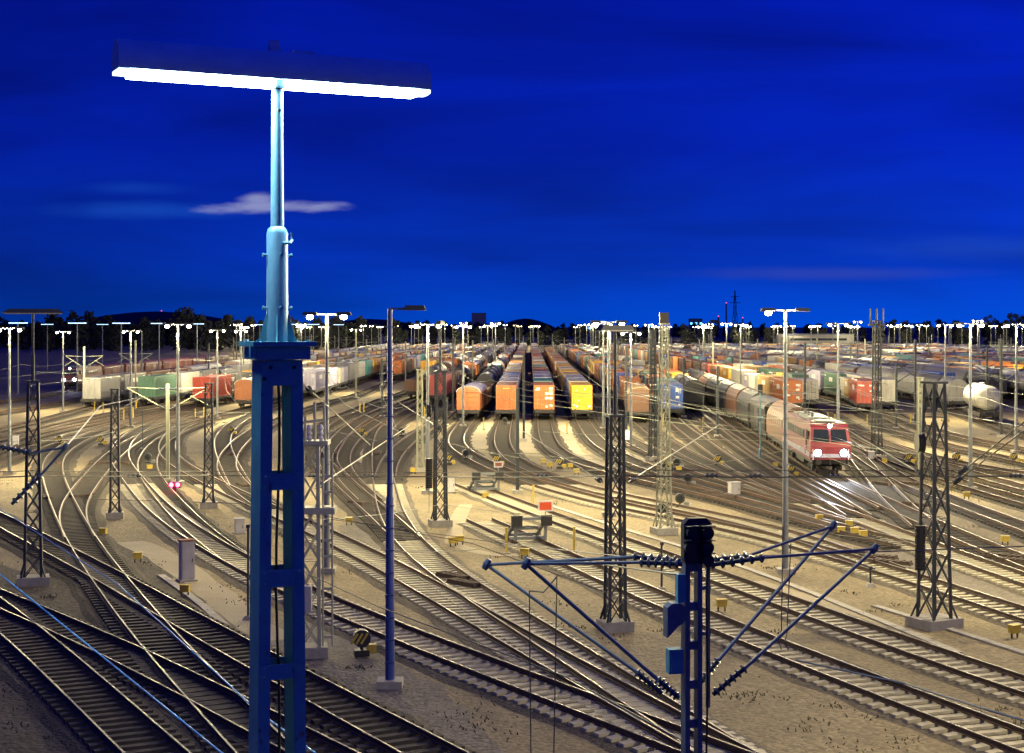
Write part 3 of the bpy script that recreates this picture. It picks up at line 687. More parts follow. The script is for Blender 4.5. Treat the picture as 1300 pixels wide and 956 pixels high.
REC = []            # (Y, kind, colour, x, y, rz, row text, index in the row, extra)
def train(key, Yf, Yt, cars, row, seed=0, fill=None):
    p = TR[key]; s = p.s_of_y(Yf); rnd = random.Random(seed + 31); idx = 0
    while True:
        if idx < len(cars): c_ = cars[idx]
        elif fill: c_ = rnd.choice(fill)
        else: break
        if c_[0] == 'gap': s += c_[1]; cars = cars[:idx] + cars[idx + 1:]; continue
        Lw = {'c': 14.2, 'cc': 14.2, 'c20': 14.2, 'flat': 14.2, 'hood': 13.0, 'box': 14.0, 'open': 13.0, 'tank': 13.5}[c_[0]]
        if s + Lw > p.L - 2: break
        x, y, a = p.at(s + Lw / 2)
        if y > min(Yt, 690): break
        REC.append([y, c_, x, y, a, row, idx]); s += Lw + 1.15; idx += 1
C = lambda c, st=None: ('c', c, st)
CC = lambda a, b: ('cc', a, b)
mix_c = [C('orange'), C('yellow'), C('tan'), C('rust orange'), C('lilac grey'), C('white'), C('brown'), C('blue'), C('orange'), C('teal'), CC('orange', 'white'), CC('yellow', 'orange'), C('maroon'), C('grey'), ('c20', 'orange'), ('box', 'brown', 'grey'), ('hood', 'grey')]
mix_w = [('hood', 'grey'), ('hood', 'dark grey'), ('tank', 'black'), ('tank', 'grey'), ('box', 'brown', 'grey'), ('open', 'brown'), ('open', 'maroon'), C('orange'), ('box', 'rust orange', 'lilac grey'), ('tank', 'white'), C('tan'), C('white')]
mix_pale = [C('white'), C('grey'), C('lilac grey'), C('white'), C('brown'), ('hood', 'grey'), C('tan'), C('rust orange'), C('white')]
train('R5', 186, 900, [('box', 'rust orange', 'lilac grey'), ('open', 'tan'), ('open', 'brown'), ('hood', 'dark grey'), ('tank', 'black'), ('tank', 'black'), ('tank', 'dark grey'), C('teal')], 'headed by the round-roofed wagon', 1, mix_w)
train('M1', 187, 760, [C('rust orange', 'plain'), C('lilac grey'), C('lilac grey'), C('blue'), C('tan'), C('white'), C('tan'), C('lilac grey')], 'headed by the brown ribbed container', 2, [C('lilac grey'), C('tan'), C('white'), C('grey'), C('orange'), C('brown')])
train('M2', 187, 780, [C('orange', 'doors'), C('teal'), C('lilac grey'), C('lilac grey'), C('maroon'), C('orange'), C('teal'), C('tan'), C('brown')], 'headed by the orange container', 3, [C('orange'), C('maroon'), C('tan'), C('rust orange'), C('white')])
train('M3', 187, 560, [C('yellow', 'plain'), C('white'), C('lilac grey'), C('tan'), C('yellow'), C('white'), C('yellow'), C('tan'), C('white')], 'headed by the yellow container', 4, [C('yellow'), C('tan'), C('orange'), C('white')])
train('R4', 181, 800, [('box', 'brown', 'tan'), ('c20', 'orange'), C('orange'), C('blue'), C('orange'), C('tan'), C('lilac grey'), C('orange')], 'headed by the brown wagon with a tan roof', 5, mix_c)
train('M5', 189, 800, [C('blue', 'doors'), C('teal'), C('orange'), C('green'), C('tan'), C('lilac grey')], 'headed by the blue container', 6, mix_c)
train('M6', 206, 800, [('hood', 'black'), ('hood', 'black'), C('yellow'), C('orange'), C('tan')], 'headed by the black wagon', 7, mix_w)
train('R2', 203, 900, [C('orange', 'doors'), C('tan'), CC('white', 'lilac grey'), C('white'), C('yellow'), C('orange'), C('red')], 'headed by the bright orange container', 8, mix_c)
train('RB', 212, 900, [CC('white', 'grey'), C('green'), CC('yellow', 'dark grey'), C('green'), C('tan'), C('white')], 'headed by the short white container', 9, mix_c)
train('RA', 202, 900, [C('red', 'doors'), CC('tan', 'white'), C('green'), C('lilac grey'), C('dark grey')], 'headed by the red container', 10, mix_c)
train('RC', 206, 900, [C('white', 'plain'), C('white'), C('lilac grey'), C('grey')], 'headed by the cream container at right', 11, mix_pale + mix_w)
train('RD', 180, 900, [('tank', 'white'), ('gap', 14), ('hood', 'grey'), ('hood', 'dark grey'), ('hood', 'grey'), ('tank', 'grey')], 'headed by the white tank wagon', 12, mix_w)
for n, k in enumerate(YROW):
    Yf = max(238, TR[k].q[0][1] + 4) if n < 4 else max(TR[k].q[0][1] + 2, [0, 300, 340][n % 3])
    f = [('hood', 'grey'), ('hood', 'dark grey'), ('hood', 'grey')] if n in (1, 3) else (mix_w if n % 3 == 2 else mix_c)
    if n % 7 == 5: continue
    train(k, Yf, 1000, [], 'on the %s straight track right of the tank wagon' % ORD[n], 20 + n, f)
train('C1', 226, 800, [C('pink red', 'plain'), C('brown'), ('gap', 20), ('tank', 'black'), ('open', 'brown')], 'headed by the pinkish red container', 13, mix_w)
train('C4', 240, 900, [('open', 'brown'), ('open', 'dark grey'), ('tank', 'dark grey'), ('tank', 'black'), ('open', 'maroon')], 'of dark hoppers', 14, mix_w)
train('C5', 320, 900, [C('yellow'), C('tan'), C('orange')], 'headed by the deep yellow container', 15, mix_c)
train('C3b', 245, 900, [C('lilac grey'), C('lilac grey'), CC('white', 'lilac grey'), C('grey'), C('white'), C('teal')], 'of blue-grey containers', 16, mix_c)
train('C3', 330, 900, [C('orange'), C('brown')], 'left of the deep yellow container', 17, mix_c)
train('C2', 211, 900, [('box', 'rust orange', 'white'), ('box', 'brown', 'white'), C('white')], 'headed by the slatted brown wagon', 18, mix_pale)
train('LD', 216, 900, [C('red', 'plain'), C('dark grey'), C('yellow'), C('grey')], 'headed by the red-orange container', 19, mix_pale + mix_c)
train('LB', 220, 900, [C('green', 'plain'), C('white', 'plain'), C('grey'), ('hood', 'dark grey')], 'headed by the grey-green container', 20, mix_pale)
train('LA', 215, 900, [C('grey', 'plain'), C('grey'), C('brown'), C('maroon'), ('hood', 'white'), ('hood', 'white')], 'headed by the pale grey container at left', 21, mix_pale)

REC.sort(key=lambda r: r[0])
used = {'flat': 0, 'cont': 0, 'hood': 0, 'box': 0, 'open': 0, 'tank': 0}
far = MB(); far_mats = [M_black] + [cmat(c_) for c_ in PAL]; far_idx = {c_: i + 1 for i, c_ in enumerate(PAL)}
NICE = {'box': 'covered wagon', 'open': 'open wagon', 'hood': 'round-topped hood wagon', 'tank': 'tank wagon'}
FRONT = {}
SHORT = {'headed by the round-roofed wagon': 'the row behind the round-roofed wagon', 'headed by the brown ribbed container': 'the brown-ribbed-led row', 'headed by the orange container': 'the orange-led centre row',
         'headed by the yellow container': 'the yellow-led row', 'headed by the brown wagon with a tan roof': 'the row behind the tan-roofed wagon', 'headed by the blue container': 'the blue-led row',
         'headed by the black wagon': 'the black-wagon-led row', 'headed by the bright orange container': 'the row behind the locomotive train', 'headed by the short white container': 'the short-white-led row',
         'headed by the red container': 'the red-led row', 'headed by the cream container at right': 'the cream-led row', 'headed by the white tank wagon': 'the white-tank-led row',
         'headed by the pinkish red container': 'the pink-led row', 'of dark hoppers': 'the dark hopper row', 'headed by the deep yellow container': 'the row beyond the dark hoppers',
         'of blue-grey containers': 'the blue-grey row', 'left of the deep yellow container': 'the row behind the blue-grey row', 'headed by the slatted brown wagon': 'the slatted-wagon-led row',
         'headed by the red-orange container': 'the row beside the blue lamp mast', 'headed by the grey-green container': 'the green-led row', 'headed by the pale grey container at left': 'the left row led by pale grey'}
for n_ in range(40): SHORT['on the %s straight track right of the tank wagon' % ORD[n_]] = 'the %s track right of the tank' % ORD[n_]
LEAD = {'headed by the brown ribbed container': 'between the round-roofed wagon and the orange container', 'headed by the orange container': 'next to the yellow one, white panels on its doors',
        'headed by the yellow container': 'right of the orange container in the centre', 'headed by the blue container': 'left of the black wagon, white marks on its doors',
        'headed by the bright orange container': 'behind the red locomotive', 'headed by the red container': 'with white marks, between two pale containers', 'headed by the cream container at right': 'just right of the red container with white marks',
        'headed by the pinkish red container': 'behind and left of the round-roofed wagon', 'headed by the deep yellow container': 'beyond the dark hopper wagons', 'headed by the red-orange container': 'left of the tall blue lamp mast',
        'headed by the grey-green container': 'right of the pale grey container at left', 'headed by the pale grey container at left': 'beside the dark locomotive with headlights',
        'headed by the round-roofed wagon': 'with a rounded roof and an orange-brown end, centre', 'headed by the brown wagon with a tan roof': 'with a tan roof, behind the T-lamp lattice mast',
        'headed by the black wagon': 'right of the blue container', 'headed by the white tank wagon': 'nearest the right picture edge', 'headed by the slatted brown wagon': 'just left of the blue lamp mast'}
def ordw(i): return ORD[i] if i < len(ORD) else 'last'
for y, c_, x, yy, a, row, idx in REC:
    k = c_[0]; vis = abs(x / yy) < 0.34
    if not vis: continue
    z = RAIL_TOP - 0.02; near = y < 275; mid = y < 420
    cont = k in ('c', 'cc', 'c20')
    lim = (used['cont'] < 285 and used['flat'] < 285) if cont else used[k] < 280
    if y > 620: lim = False
    ca, sa = math.cos(a), math.sin(a)
    if not lim:
        def fb(cx, L_, H_, z0, col):
            n0 = len(far.v); far.box((x + ca * cx, yy + sa * cx, z + z0 + H_ / 2), (L_, 2.5, H_), a, far_idx[col])
        far.box((x, yy, z + .75), (13.6, 2.2, .7), a, 0)
        if k == 'c': fb(0, 12.2, 2.8, 1.13, c_[1])
        elif k == 'cc': fb(-3.1, 6.0, 2.6, 1.13, c_[1]); fb(3.1, 6.0, 2.6, 1.13, c_[2])
        elif k == 'c20': fb(-3.1, 6.0, 2.6, 1.13, c_[1])
        else:
            col = c_[2] if len(c_) > 2 else c_[1]
            m_ = Matrix.Translation((x, yy, z)) @ Matrix.Rotation(a, 4, 'Z')
            far.extr([(-1.35, 1.13), (1.35, 1.13), (1.35, 2.9), (.9, 3.6), (0, 3.95), (-.9, 3.6), (-1.35, 2.9)], -6.2, 6.2, far_idx[c_[1]], m_)
        continue
    pos = (x, yy, z); o_ = ordw(idx); sr = SHORT.get(row, row); 
    if cont:
        (FLAT if near else FLAT_S).at(pos, a, 'black flat wagon under containers, ' + (o_ + ' in ' + sr if idx else 'leading ' + sr)); used['flat'] += 1
        parts = [(0, 12.19, 2.9, c_[1])] if k == 'c' else ([(-3.15, 6.06, 2.6, c_[1])] + ([(3.15, 6.06, 2.6, c_[2])] if k == 'cc' else []))
        for n, (cx, Lc, Hc, col) in enumerate(parts):
            st = c_[2] if (k == 'c' and c_[2]) else ('doors' if near else 'far')
            if idx == 0 and k == 'c' and row in LEAD: lab = {'rust orange': 'brown ribbed'}.get(col, col) + ' container ' + LEAD[row]
            else: lab = '%s%s container %s' % ('short ' if Lc < 7 else '', col, ('on %s wagon of %s' if Lc > 7 else 'at near end of %s wagon, %s' if n == 0 else 'at far end of %s wagon, %s') % (o_, sr))
            q = container(Lc, Hc, col, st, (x + ca * cx, yy + sa * cx, z + 1.125), a, lab); used['cont'] += 1
            if idx == 0: FRONT[row] = q
    else:
        nm = NICE[k]; Lw = {'hood': 13.0, 'box': 14.0, 'open': 13.0, 'tank': 13.5}[k]
        roof = c_[2] if len(c_) > 2 else None
        lab = LEAD.get(row) if idx == 0 else None
        lab = '%s %s %s' % (c_[1], nm, lab) if lab else '%s %s, %s in %s' % (c_[1], nm, o_, sr)
        q = wagon(k, c_[1], Lw, near, pos, a, lab, roof); used[k] += 1
        if idx == 0: FRONT[row] = q
if far.v: far.build('far_freight_wagons', far_mats)['kind'] = 'stuff'

# markings on the leading containers (plain white panels and dots, as in the photograph)
def marks(row, items, col=M_white, L=12.19):
    q = FRONT.get(row)
    if not q: return
    m = MB()
    for y, z, wd, h in items: m.box((-L / 2 - .06, y, z), (.02, wd, h))
    m.build('marking', col, q)
marks('headed by the orange container', [(-.33, 1.9, .42, .3), (-.82, 1.9, .36, .3), (-.33, 1.35, .42, .3), (-.82, 1.35, .36, .3), (-.85, .45, .3, .25), (-.8, 2.55, .45, .18), (.7, 2.5, .4, .22), (-.3, .35, .3, .2)])
marks('headed by the blue container', [(.6, 2.3, .5, .3), (-.5, 2.3, .3, .5), (-.55, 1.4, .4, .3), (.5, .6, .3, .3)])
marks('headed by the bright orange container', [(-.6, 2.3, .5, .3), (-.6, 1.7, .5, .25), (-.6, .7, .4, .25), (.6, 1.0, .4, .25)])
marks('headed by the red container', [(-.6, 2.3, .5, .2), (-.6, 1.6, .4, .2), (.55, 2.3, .5, .18)])
q = FRONT.get('headed by the yellow container')
if q:
    m = MB()
    for y, z, r in ((.95, .55, .12), (.6, .4, .15), (-.85, .42, .17), (.4, 1.1, .1), (-.3, 2.45, .1), (.6, 2.3, .09)): m.rod((-6.12, y, z), (-6.16, y, z), [(0, r), (1, r)], 14)
    m.build('marking', M_white, q)
q = FRONT.get('headed by the brown ribbed container')
if q:
    m = MB(); m.box((-6.13, 0, 2.55), (.02, .8, .12)); m.build('marking', M_yellow, q)

# ------------------------------------------------------------------ locomotives
def mk_loco(col, band, name_label, lights):
    root = E('locomotive', name_label, 'locomotive')
    mt = cmat(col); L = 17.5; x = L / 2; hw = 1.48
    fr = MB(); underframe(fr, L - .6, 0, 1.25); fr.box((0, 0, .75), (4.5, 2.2, .6)); fr.build('underframe', M_black, root); add_running_gear(root, L - .6)
    # body: sloped cab at -x (towards the viewer)
    prof = [(-x, 1.2), (-x - .05, 2.15), (-x + .55, 3.55), (-x + 1.0, 3.8), (x - 1.0, 3.8), (x - .55, 3.55), (x + .05, 2.15), (x, 1.2)]
    m = MB(); n = len(prof); vs = [(a, -hw * (.93 if z > 3.3 else 1), z) for a, z in prof] + [(a, hw * (.93 if z > 3.3 else 1), z) for a, z in prof]
    m.add(vs, [tuple(range(n)), tuple(reversed(range(n, 2 * n)))] + [(i, i + n, (i + 1) % n + n, (i + 1) % n) for i in range(n)])
    body = m.build('body', mt, root)
    m = MB()
    for k in range(7):
        for s in (-1, 1): m.box((-4.5 + k * 1.5, s * (hw + .012), 2.9), (1.1, .02, .6))
    m.build('side_grille', M_black, root)
    m = MB()
    for s in (-1, 1): m.box((0, s * (hw + .011), 1.55), (L - 1.2, .018, .35))
    m.box((-x - .04, 0, 1.5), (.02, 2.9, .28)); m.build('stripe', cmat(band), root)
    # windscreen on the slope
    m = MB(); a, b = Vector((-x - .05, 0, 2.15)), Vector((-x + .55, 0, 3.55)); d = (b - a); nn = Vector((-d.z, 0, d.x)).normalized() * .02
    for s in (-1, 1):
        p0, p1 = a + d * .25 + nn, a + d * .9 + nn; y0, y1 = .07 * s, 1.25 * s
        q = [p0 + Vector((0, y0, 0)), p0 + Vector((0, y1, 0)), p1 + Vector((0, y1 * .93, 0)), p1 + Vector((0, y0, 0))]
        m.add(q, [(0, 1, 2, 3)])
    m.build('windscreen', M_glass_dark, root)
    for s in (-1, 1):
        m = MB(); m.box((-x + 1.6, s * (hw + .012), 2.95), (.9, .02, .65)); m.build('cab_window', M_glass_dark, root)
        m = MB(); m.box((-x + 2.6, s * (hw + .012), 2.4), (.65, .02, 1.9)); dd = m.build('cab_door', mt, root)
        m = MB(); m.rod((-x - .02, s * .95, 1.72), (-x - .12, s * .95, 1.72), [(0, .27), (1, .27)], 16); h = m.build('headlight', M_black, root)
        m = MB(); m.rod((-x - .122, s * .95, 1.72), (-x - .16, s * .95, 1.72), [(0, .25), (1, .22)], 16); m.build('lens', M_head_on, h)
    m = MB(); m.box((-x + .56, 0, 3.66), (.22, .4, .24)); h = m.build('headlight', mt, root)
    m = MB(); m.rod((-x + .44, 0, 3.66), (-x + .42, 0, 3.66), [(0, .14), (1, .13)], 14); m.build('lens', M_head_on, h)
    # roof: pantographs and insulators
    m = MB(); m.box((0, 0, 3.9), (6, 1.6, .2)); 
    for k in (-2, 0, 2): m.rod((k, .4, 4.0), (k, .4, 4.35), [(0, .08), (.3, .14), (.5, .08), (.7, .14), (1, .06)], 10)
    m.build('roof_equipment', M_galv, root)
    for s in (-1, 1):
        m = MB(); bx = s * (x - 3.2); m.box((bx, 0, 3.92), (1.8, 1.5, .1))
        if s > 0:
            for t in (-.3, .3): m.tube([(bx + .7, t, 4.0), (bx - 1.1, t * .8, 4.9), (bx + .1, t * 1.5, 5.55)], .035, 6)
            m.beam((bx + .1, -.95, 5.56), (bx + .1, .95, 5.56), .08)
        else:
            for t in (-.3, .3): m.tube([(bx + .7, t, 4.0), (bx - 1.0, t, 4.12)], .035, 6)
        m.build('pantograph', M_galv, root)
    m = MB()
    for s in (-1, 1): m.tube([(-x - .12, s * 1.3, 1.2), (-x - .12, s * 1.3, 2.0)], .02, 5)
    m.build('handrail', M_white, root)
    return root
p = TR['R3']; s0 = p.s_of_y(G(1060, 611).y)
x, y, a = p.at(s0 + 8.75)
lo = mk_loco('traffic red', 'lilac grey', 'red electric locomotive coming forward with its white headlights on', True)
lo.location = (x, y, RAIL_TOP); lo.rotation_euler = (0, 0, a)
HEADL = [(p.at(s0 - .8), 1.9)]
s = s0 + 18.6
for n in range(9):
    x, y, a = p.at(s + 6.5)
    wagon('hood' if n != 1 else 'box', 'black' if n % 3 else 'brown', 13.0 if n != 1 else 14.0, n < 6, (x, y, RAIL_TOP), a, 'dark %s, %s behind the red locomotive' % ('hood wagon' if n != 1 else 'covered wagon', ORD[n]), 'black' if n == 1 else None); s += 14.2 if n != 1 else 15.0
p = TR['LF']; s0 = p.s_of_y(G(88, 497).y); x, y, a = p.at(s0 + 8.75)
lo2 = mk_loco('maroon', 'lilac grey', 'dark locomotive with lit headlights on the far left track', True); lo2.location = (x, y, RAIL_TOP); lo2.rotation_euler = (0, 0, a)
HEADL.append((p.at(s0 - .8), 1.9)); s = s0 + 18.6
for n in range(8):
    x, y, a = p.at(s + 7); wagon('box', 'maroon', 14.0, False, (x, y, RAIL_TOP), a, 'dark red covered wagon, %s behind the dark locomotive at far left' % ORD[n], 'maroon'); s += 15.2

# ------------------------------------------------------------------ lattice masts
def lattice(m, base, zb, zt, wb, wt, rz, leg=.09, brace=.045, step=.95, db=None, dt=None):
    """four tapering angles; returns nothing; legs are added separately"""
    n = max(2, int(round((zt - zb) / (step * (wb + wt) / 2 / .55)))); db = db or wb; dt = dt or wt
    ca, sa = math.cos(rz), math.sin(rz)
    def c(i, j, t):
        w_ = (wb + (wt - wb) * t) / 2 * i; d_ = (db + (dt - db) * t) / 2 * j
        return Vector((w_ * ca - d_ * sa, w_ * sa + d_ * ca, zb + (zt - zb) * t))
    CR = [(-1, -1), (1, -1), (1, 1), (-1, 1)]
    for f in range(4):
        A, B = CR[f], CR[(f + 1) % 4]
        for k in range(n):
            t0, t1 = k / n, (k + 1) / n
            m.beam(c(*A, t0), c(*B, t1), brace); m.beam(c(*B, t0), c(*A, t1), brace)
        for k in range(0, n + 1, 3): m.beam(c(*A, k / n), c(*B, k / n), brace, .02)
    return c, CR
def lattice_mast(px, py, pyt, wb, wt, mat, label, rz=.35, extras=None, conc=True, cone=True, group='lattice catenary masts', lg=.11, br=.042):
    g = G(px, py); Y = g.y; H = CAM_H - (pyt - HZ) / F * Y
    root = E('lattice_mast', label, 'lattice mast', (g.x, g.y, 0), 0, group)
    zb = .35 if conc else .05
    m = MB(); c, CR = lattice(m, None, zb, H, wb, wt, rz, brace=br)
    m.build('bracing', mat, root)
    for i, j in CR:
        l = MB(); l.beam(c(i, j, 0), c(i, j, 1), lg)
        if cone: l.beam(c(i * 1.4, j * 1.4, 0), c(i, j, .07), .07)
        l.build('leg', mat, root)
    t = MB(); t.box((0, 0, H + .04), (wt + .2, wt + .2, .08), rz); t.build('cap_plate', mat, root)
    if conc:
        b = MB(); b.box((0, 0, .16), (wb * 1.9, wb * 1.6, .42), rz); b.build('concrete_base', M_concrete, root)
    if extras: extras(root, H, mat, Y)
    return root, H, Y
def tlamp(length, rz, zt, r=.055, mat=None):
    def f(root, H, mat_, Y):
        z = zt if zt else H + 3
        m = MB(); m.tube([(0, 0, H), (0, 0, H + 1.2), (0, 0, H + 1.25), (0, 0, z)], [r * 1.5, r * 1.5, r, r], 8); m.build('pole', mat_, root)
        h = MB(); h.box((0, 0, z + .12), (length, .30, .18), rz, taper=.8); hood = h.build('lamp_hood', mat_, root)
        d = MB(); d.box((0, 0, z + .005), (length * .94, .2, .05), rz); d.build('diffuser', M_cab, hood)
    return f
def zof(px_top, Y): return CAM_H - (px_top - HZ) / F * Y
def weights(root, H, mat, Y):
    m = MB(); 
    for k in range(14): m.rod((-.62, -.35, 2.2 + k * .12), (-.62, -.35, 2.31 + k * .12), [(0, .2), (.9, .2), (1, .16)], 10)
    m.build('tension_weight', M_black, root); w_ = MB(); w_.tube([(-.62, -.35, .8), (-.62, -.35, H - 1)], .015, 5); w_.build('weight_cable', M_wire, root)
    k = MB(); k.rod((-.75, -.35, H - 2.2), (-.5, -.35, H - 2.2), [(0, .4), (.4, .32), (.6, .32), (1, .4)], 16); k.build('pulley', M_black, root)
def weights2(root, H, mat, Y):
    weights(root, H, mat, Y)
MA, _, YA = lattice_mast(781, 800, 529, .62, .48, M_mast_dark, 'dark lattice mast in front of the yard carrying an unlit T lamp', .25, tlamp(2.4, .95, zof(420, 58.7)), group='lattice catenary masts')
MBm, _, YB = lattice_mast(1186, 796, 487, .86, .52, M_mast_dark, 'stout dark lattice mast on a big concrete block at right', .5, weights)
MC, _, YC = lattice_mast(42, 742, 485, .72, .40, M_mast_dark, 'dark lattice mast at the left edge topped by an unlit T lamp', .3, tlamp(2.6, .3, zof(398, 69)))
lattice_mast(146, 658, 495, .52, .36, M_mast_dark, 'squat dark lattice mast beside the curve on the left', .2)
lattice_mast(265, 645, 488, .56, .38, M_mast_dark, 'dark lattice mast left of the tall blue lamp mast', .2)
lattice_mast(559, 668, 472, .64, .46, M_mast_dark, 'dark lattice mast left of the buffer stop with two weight stacks', .25, lambda r, H, m_, Y: (weights(r, H, m_, Y), tlamp(1.2, 1.4, zof(412, 89))(r, H, m_, Y)))
def headbox(root, H, mat, Y):
    m = MB(); m.box((0, 0, H + .35), (.48, .45, .6)); m.build('head_box', M_black, root)
lattice_mast(843, 678, 412, .66, .30, M_pole_pale, 'tall pale lattice mast with a dark box on its top', .3, headbox, lg=.07, br=.028)
lattice_mast(829, 585, 420, .55, .3, M_mast_dark, 'slim dark lattice mast behind the pale one', .3)
def fork(root, H, mat, Y):
    m = MB(); m.box((0, 0, H - .3), (1.4, .3, .15))
    for t in (-.55, 0, .55): m.tube([(t, 0, H - .4), (t, 0, H + 1.1)], .07, 6)
    m.rod((.55, 0, H - .9), (.55, 0, H - .3), [(0, .05), (.3, .16), (.6, .16), (1, .05)], 8); m.build('fork_head', mat, root)
lattice_mast(1113, 583, 408, .68, .44, M_mast_dark, 'tall dark lattice mast with a forked head', .2, fork)
lattice_mast(1168, 598, 480, .36, .32, M_pole_pale, 'thin pale ladder-like mast left of the stout dark one', 0, conc=False, cone=False)
lattice_mast(533, 600, 470, .46, .34, M_pole_pale, 'pale lattice mast in the shade of the dark blue lamp mast', .25, lg=.06, br=.026)
def platform(root, H, mat, Y):
    m = MB(); m.box((0, 0, H + .12), (1.3, .9, .14)); m.build('top_platform', mat, root); m = MB(); m.box((.2, 0, H - 2.2), (1.35, .8, .22)); m.build('lower_platform', mat, root); m = MB()
    for t in (-.5, -.2, .15, .5): m.tube([(t, .1, H + .2), (t * .9, .1, H + 1.0 + .5 * (t > 0))], .05, 6)
    m.beam((-.6, .1, H + .75), (.5, .1, H + .9), .09); m.build('top_frame', mat, root)
    for k in range(3):
        i = MB(); i.rod((-.4 + .4 * k, -.3, H + .2), (-.4 + .4 * k, -.3, H + .75), [(0, .05), (.15, .1), (.3, .05), (.45, .1), (.6, .05), (.75, .1), (1, .05)], 10); i.build('insulator', M_white, root)
    l = MB()
    for s_ in (-.16, .16): l.tube([(.62 + s_, -.2, .4), (.62 + s_, -.2, H - .4)], .035, 5)
    for k in range(int((H - 1) / .55)): l.box((.62, -.2, .7 + k * .55), (.34, .03, .09))
    l.build('ladder', mat, root)
    b = MB(); b.box((-.25, -.65, 2.1), (.75, .4, .85)); b.build('switch_box', M_cab, root)
lattice_mast(394, 833, 566, .62, .5, M_mast_pale, 'pale lattice mast with ladder and switchgear, right of the blue lamp mast', .15, platform, cone=False)

# ------------------------------------------------------------------ lamp masts
LIGHTS = []
def lamp_mast(px, py, pyt, heads, label, dark=False, far=False, group='lamp masts lighting the yard', bulb=None, blue=False):
    g = G(px, py); Y = g.y; H = CAM_H - (pyt - HZ) / F * Y
    root = E('lamp_mast', label, 'lamp mast', (g.x, g.y, 0), 0, group)
    pm = pmat('mast_navy', (.04, .07, .26), .45, .1, (.03, .05, .16), 4, .5) if blue else (M_mast_dark if dark else M_galv)
    m = MB(); m.tube([(0, 0, .2), (0, 0, H * .5), (0, 0, H * .5 + .05), (0, 0, H)], [.15, .125, .10, .075], 10); m.build('pole', pm, root, True)
    if not far:
        b = MB(); b.box((0, 0, .12), (.8, .8, .24)); b.build('base', M_concrete, root)
        r = MB()
        for k in range(int(H / .7)): r.box((0, -.15 + .06 * (k / (H / .7)), .8 + k * .7), (.3, .06, .035))
        r.build('step_iron', pm, root)
    a = MB(); a.beam((-.62 if 'l' in heads.lower() else 0, 0, H), (.62 if 'r' in heads.lower() else 0, 0, H), .09, .07); a.build('arm', pm, root)
    for h in heads:
        sx = -1 if h.lower() == 'l' else 1
        hd = MB(); hd.box((sx * .78, -.0, H + .03), (.72, .36, .16), 0, taper=.8); ho = hd.build('lamp_head', M_mast_dark, root)
        if h.isupper():
            bl = MB(); bl.rod((sx * .78, -.02, H - .24), (sx * .78, -.02, H - .04), [(0, .05), (.15, .12), (.45, .16), (.8, .14), (1, .12)], 12)
            bl.build('lamp_glass', M_warm, ho)
    if any(h.isupper() for h in heads): LIGHTS.append((g.x, g.y, H - .5, 1.0))
    return root
lamp_mast(495, 872, 392, 'r', 'dark blue lamp mast with one unlit head, standing in front', dark=False, blue=True)
lamp_mast(415, 727, 399, 'LR', 'twin-headed lit lamp mast right of the blue lamp mast')
lamp_mast(997, 728, 394, 'Lr', 'lamp mast with its left head lit and right head dark')
lamp_mast(226, 615, 412, 'LR', 'tall twin-headed lit lamp mast near the red ground signal')
lamp_mast(543, 627, 412, 'LR', 'lit lamp mast beside the dark lattice mast with weights')
lamp_mast(773, 655, 409, 'LR', 'lit lamp mast directly behind the dark lattice mast with T lamp')
lamp_mast(1064, 566, 411, 'LR', 'lit lamp mast right of the red locomotive')
lamp_mast(1232, 622, 411, 'LR', 'lit lamp mast in front of the white tank wagon')
lamp_mast(166, 543, 420, 'LR', 'lit lamp mast in front of the pale grey container at left')
lamp_mast(80, 523, 421, 'LR', 'lit lamp mast next to the dark locomotive headlights')
lamp_mast(12, 602, 417, 'LR', 'thick lit lamp mast at the left picture edge')
lamp_mast(801, 568, 422, 'LR', 'thin lit lamp mast by the white lit patch at the brown wagon')
lamp_mast(276, 533, 419, 'LR', 'lit lamp mast at the red-orange container')
lamp_mast(306, 512, 420, 'LR', 'lit lamp mast behind the slatted brown wagon')
lamp_mast(180, 500, 421, 'l', 'unlit lamp mast behind the pale grey container train', dark=False)

lamp_mast(1200, 535, 412, 'LR', 'lit lamp mast at the left end of the white tank wagon')
lamp_mast(940, 505, 412, 'LR', 'lit lamp mast over the row of the bright orange container')
lamp_mast(893, 512, 414, 'LR', 'lit lamp mast right of the black wagon')
lamp_mast(766, 545, 411, 'LR', 'lit lamp mast between the yellow container and the brown wagon')
lamp_mast(452, 500, 418, 'LR', 'lit lamp mast at the blue-grey container row')
lamp_mast(588, 542, 414, 'LR', 'added lit lamp mast left of the round-roofed wagon')  # mast spot invented, forward of the wagons so its light reaches their ends
lamp_mast(1290, 575, 412, 'LR', 'lit lamp mast near the right picture edge')
# the many masts of the far yard
def mk_far(lit, style):
    def f():
        root = E('lamp_mast', '', 'lamp mast', group='distant lamp masts of the far yard')
        H = 12.0; m = MB(); m.tube([(0, 0, 0), (0, 0, H)], [.17, .10], 6); m.build('pole', M_galv, root)
        a = MB(); a.beam((-.75, 0, H), (.75, 0, H), .1); a.build('arm', M_galv, root)
        for s_ in (-1, 1):
            h = MB(); h.box((s_ * .8, 0, H + .08), (.8, .4, .14)); hd = h.build('lamp_head', M_mast_dark, root)
            b = MB(); 
            if style == 't': b.box((s_ * .8, 0, H - .04), (1.5, .3, .14))
            else: b.rod((s_ * .8, 0, H - .34), (s_ * .8, 0, H), [(0, .08), (.3, .2), (.7, .2), (1, .12)], 10)
            b.build('lamp_glass', {'t': M_cool_far, 'g': M_warm_far, 'w': M_amber_far, 'c': M_white_far}[style] if lit else M_galv, hd)
        return root
    return f
FARL, FART, FARW, FARC = [Proto(mk_far(True, q_)) for q_ in 'gtwc']
rnd = random.Random(11); n = 0
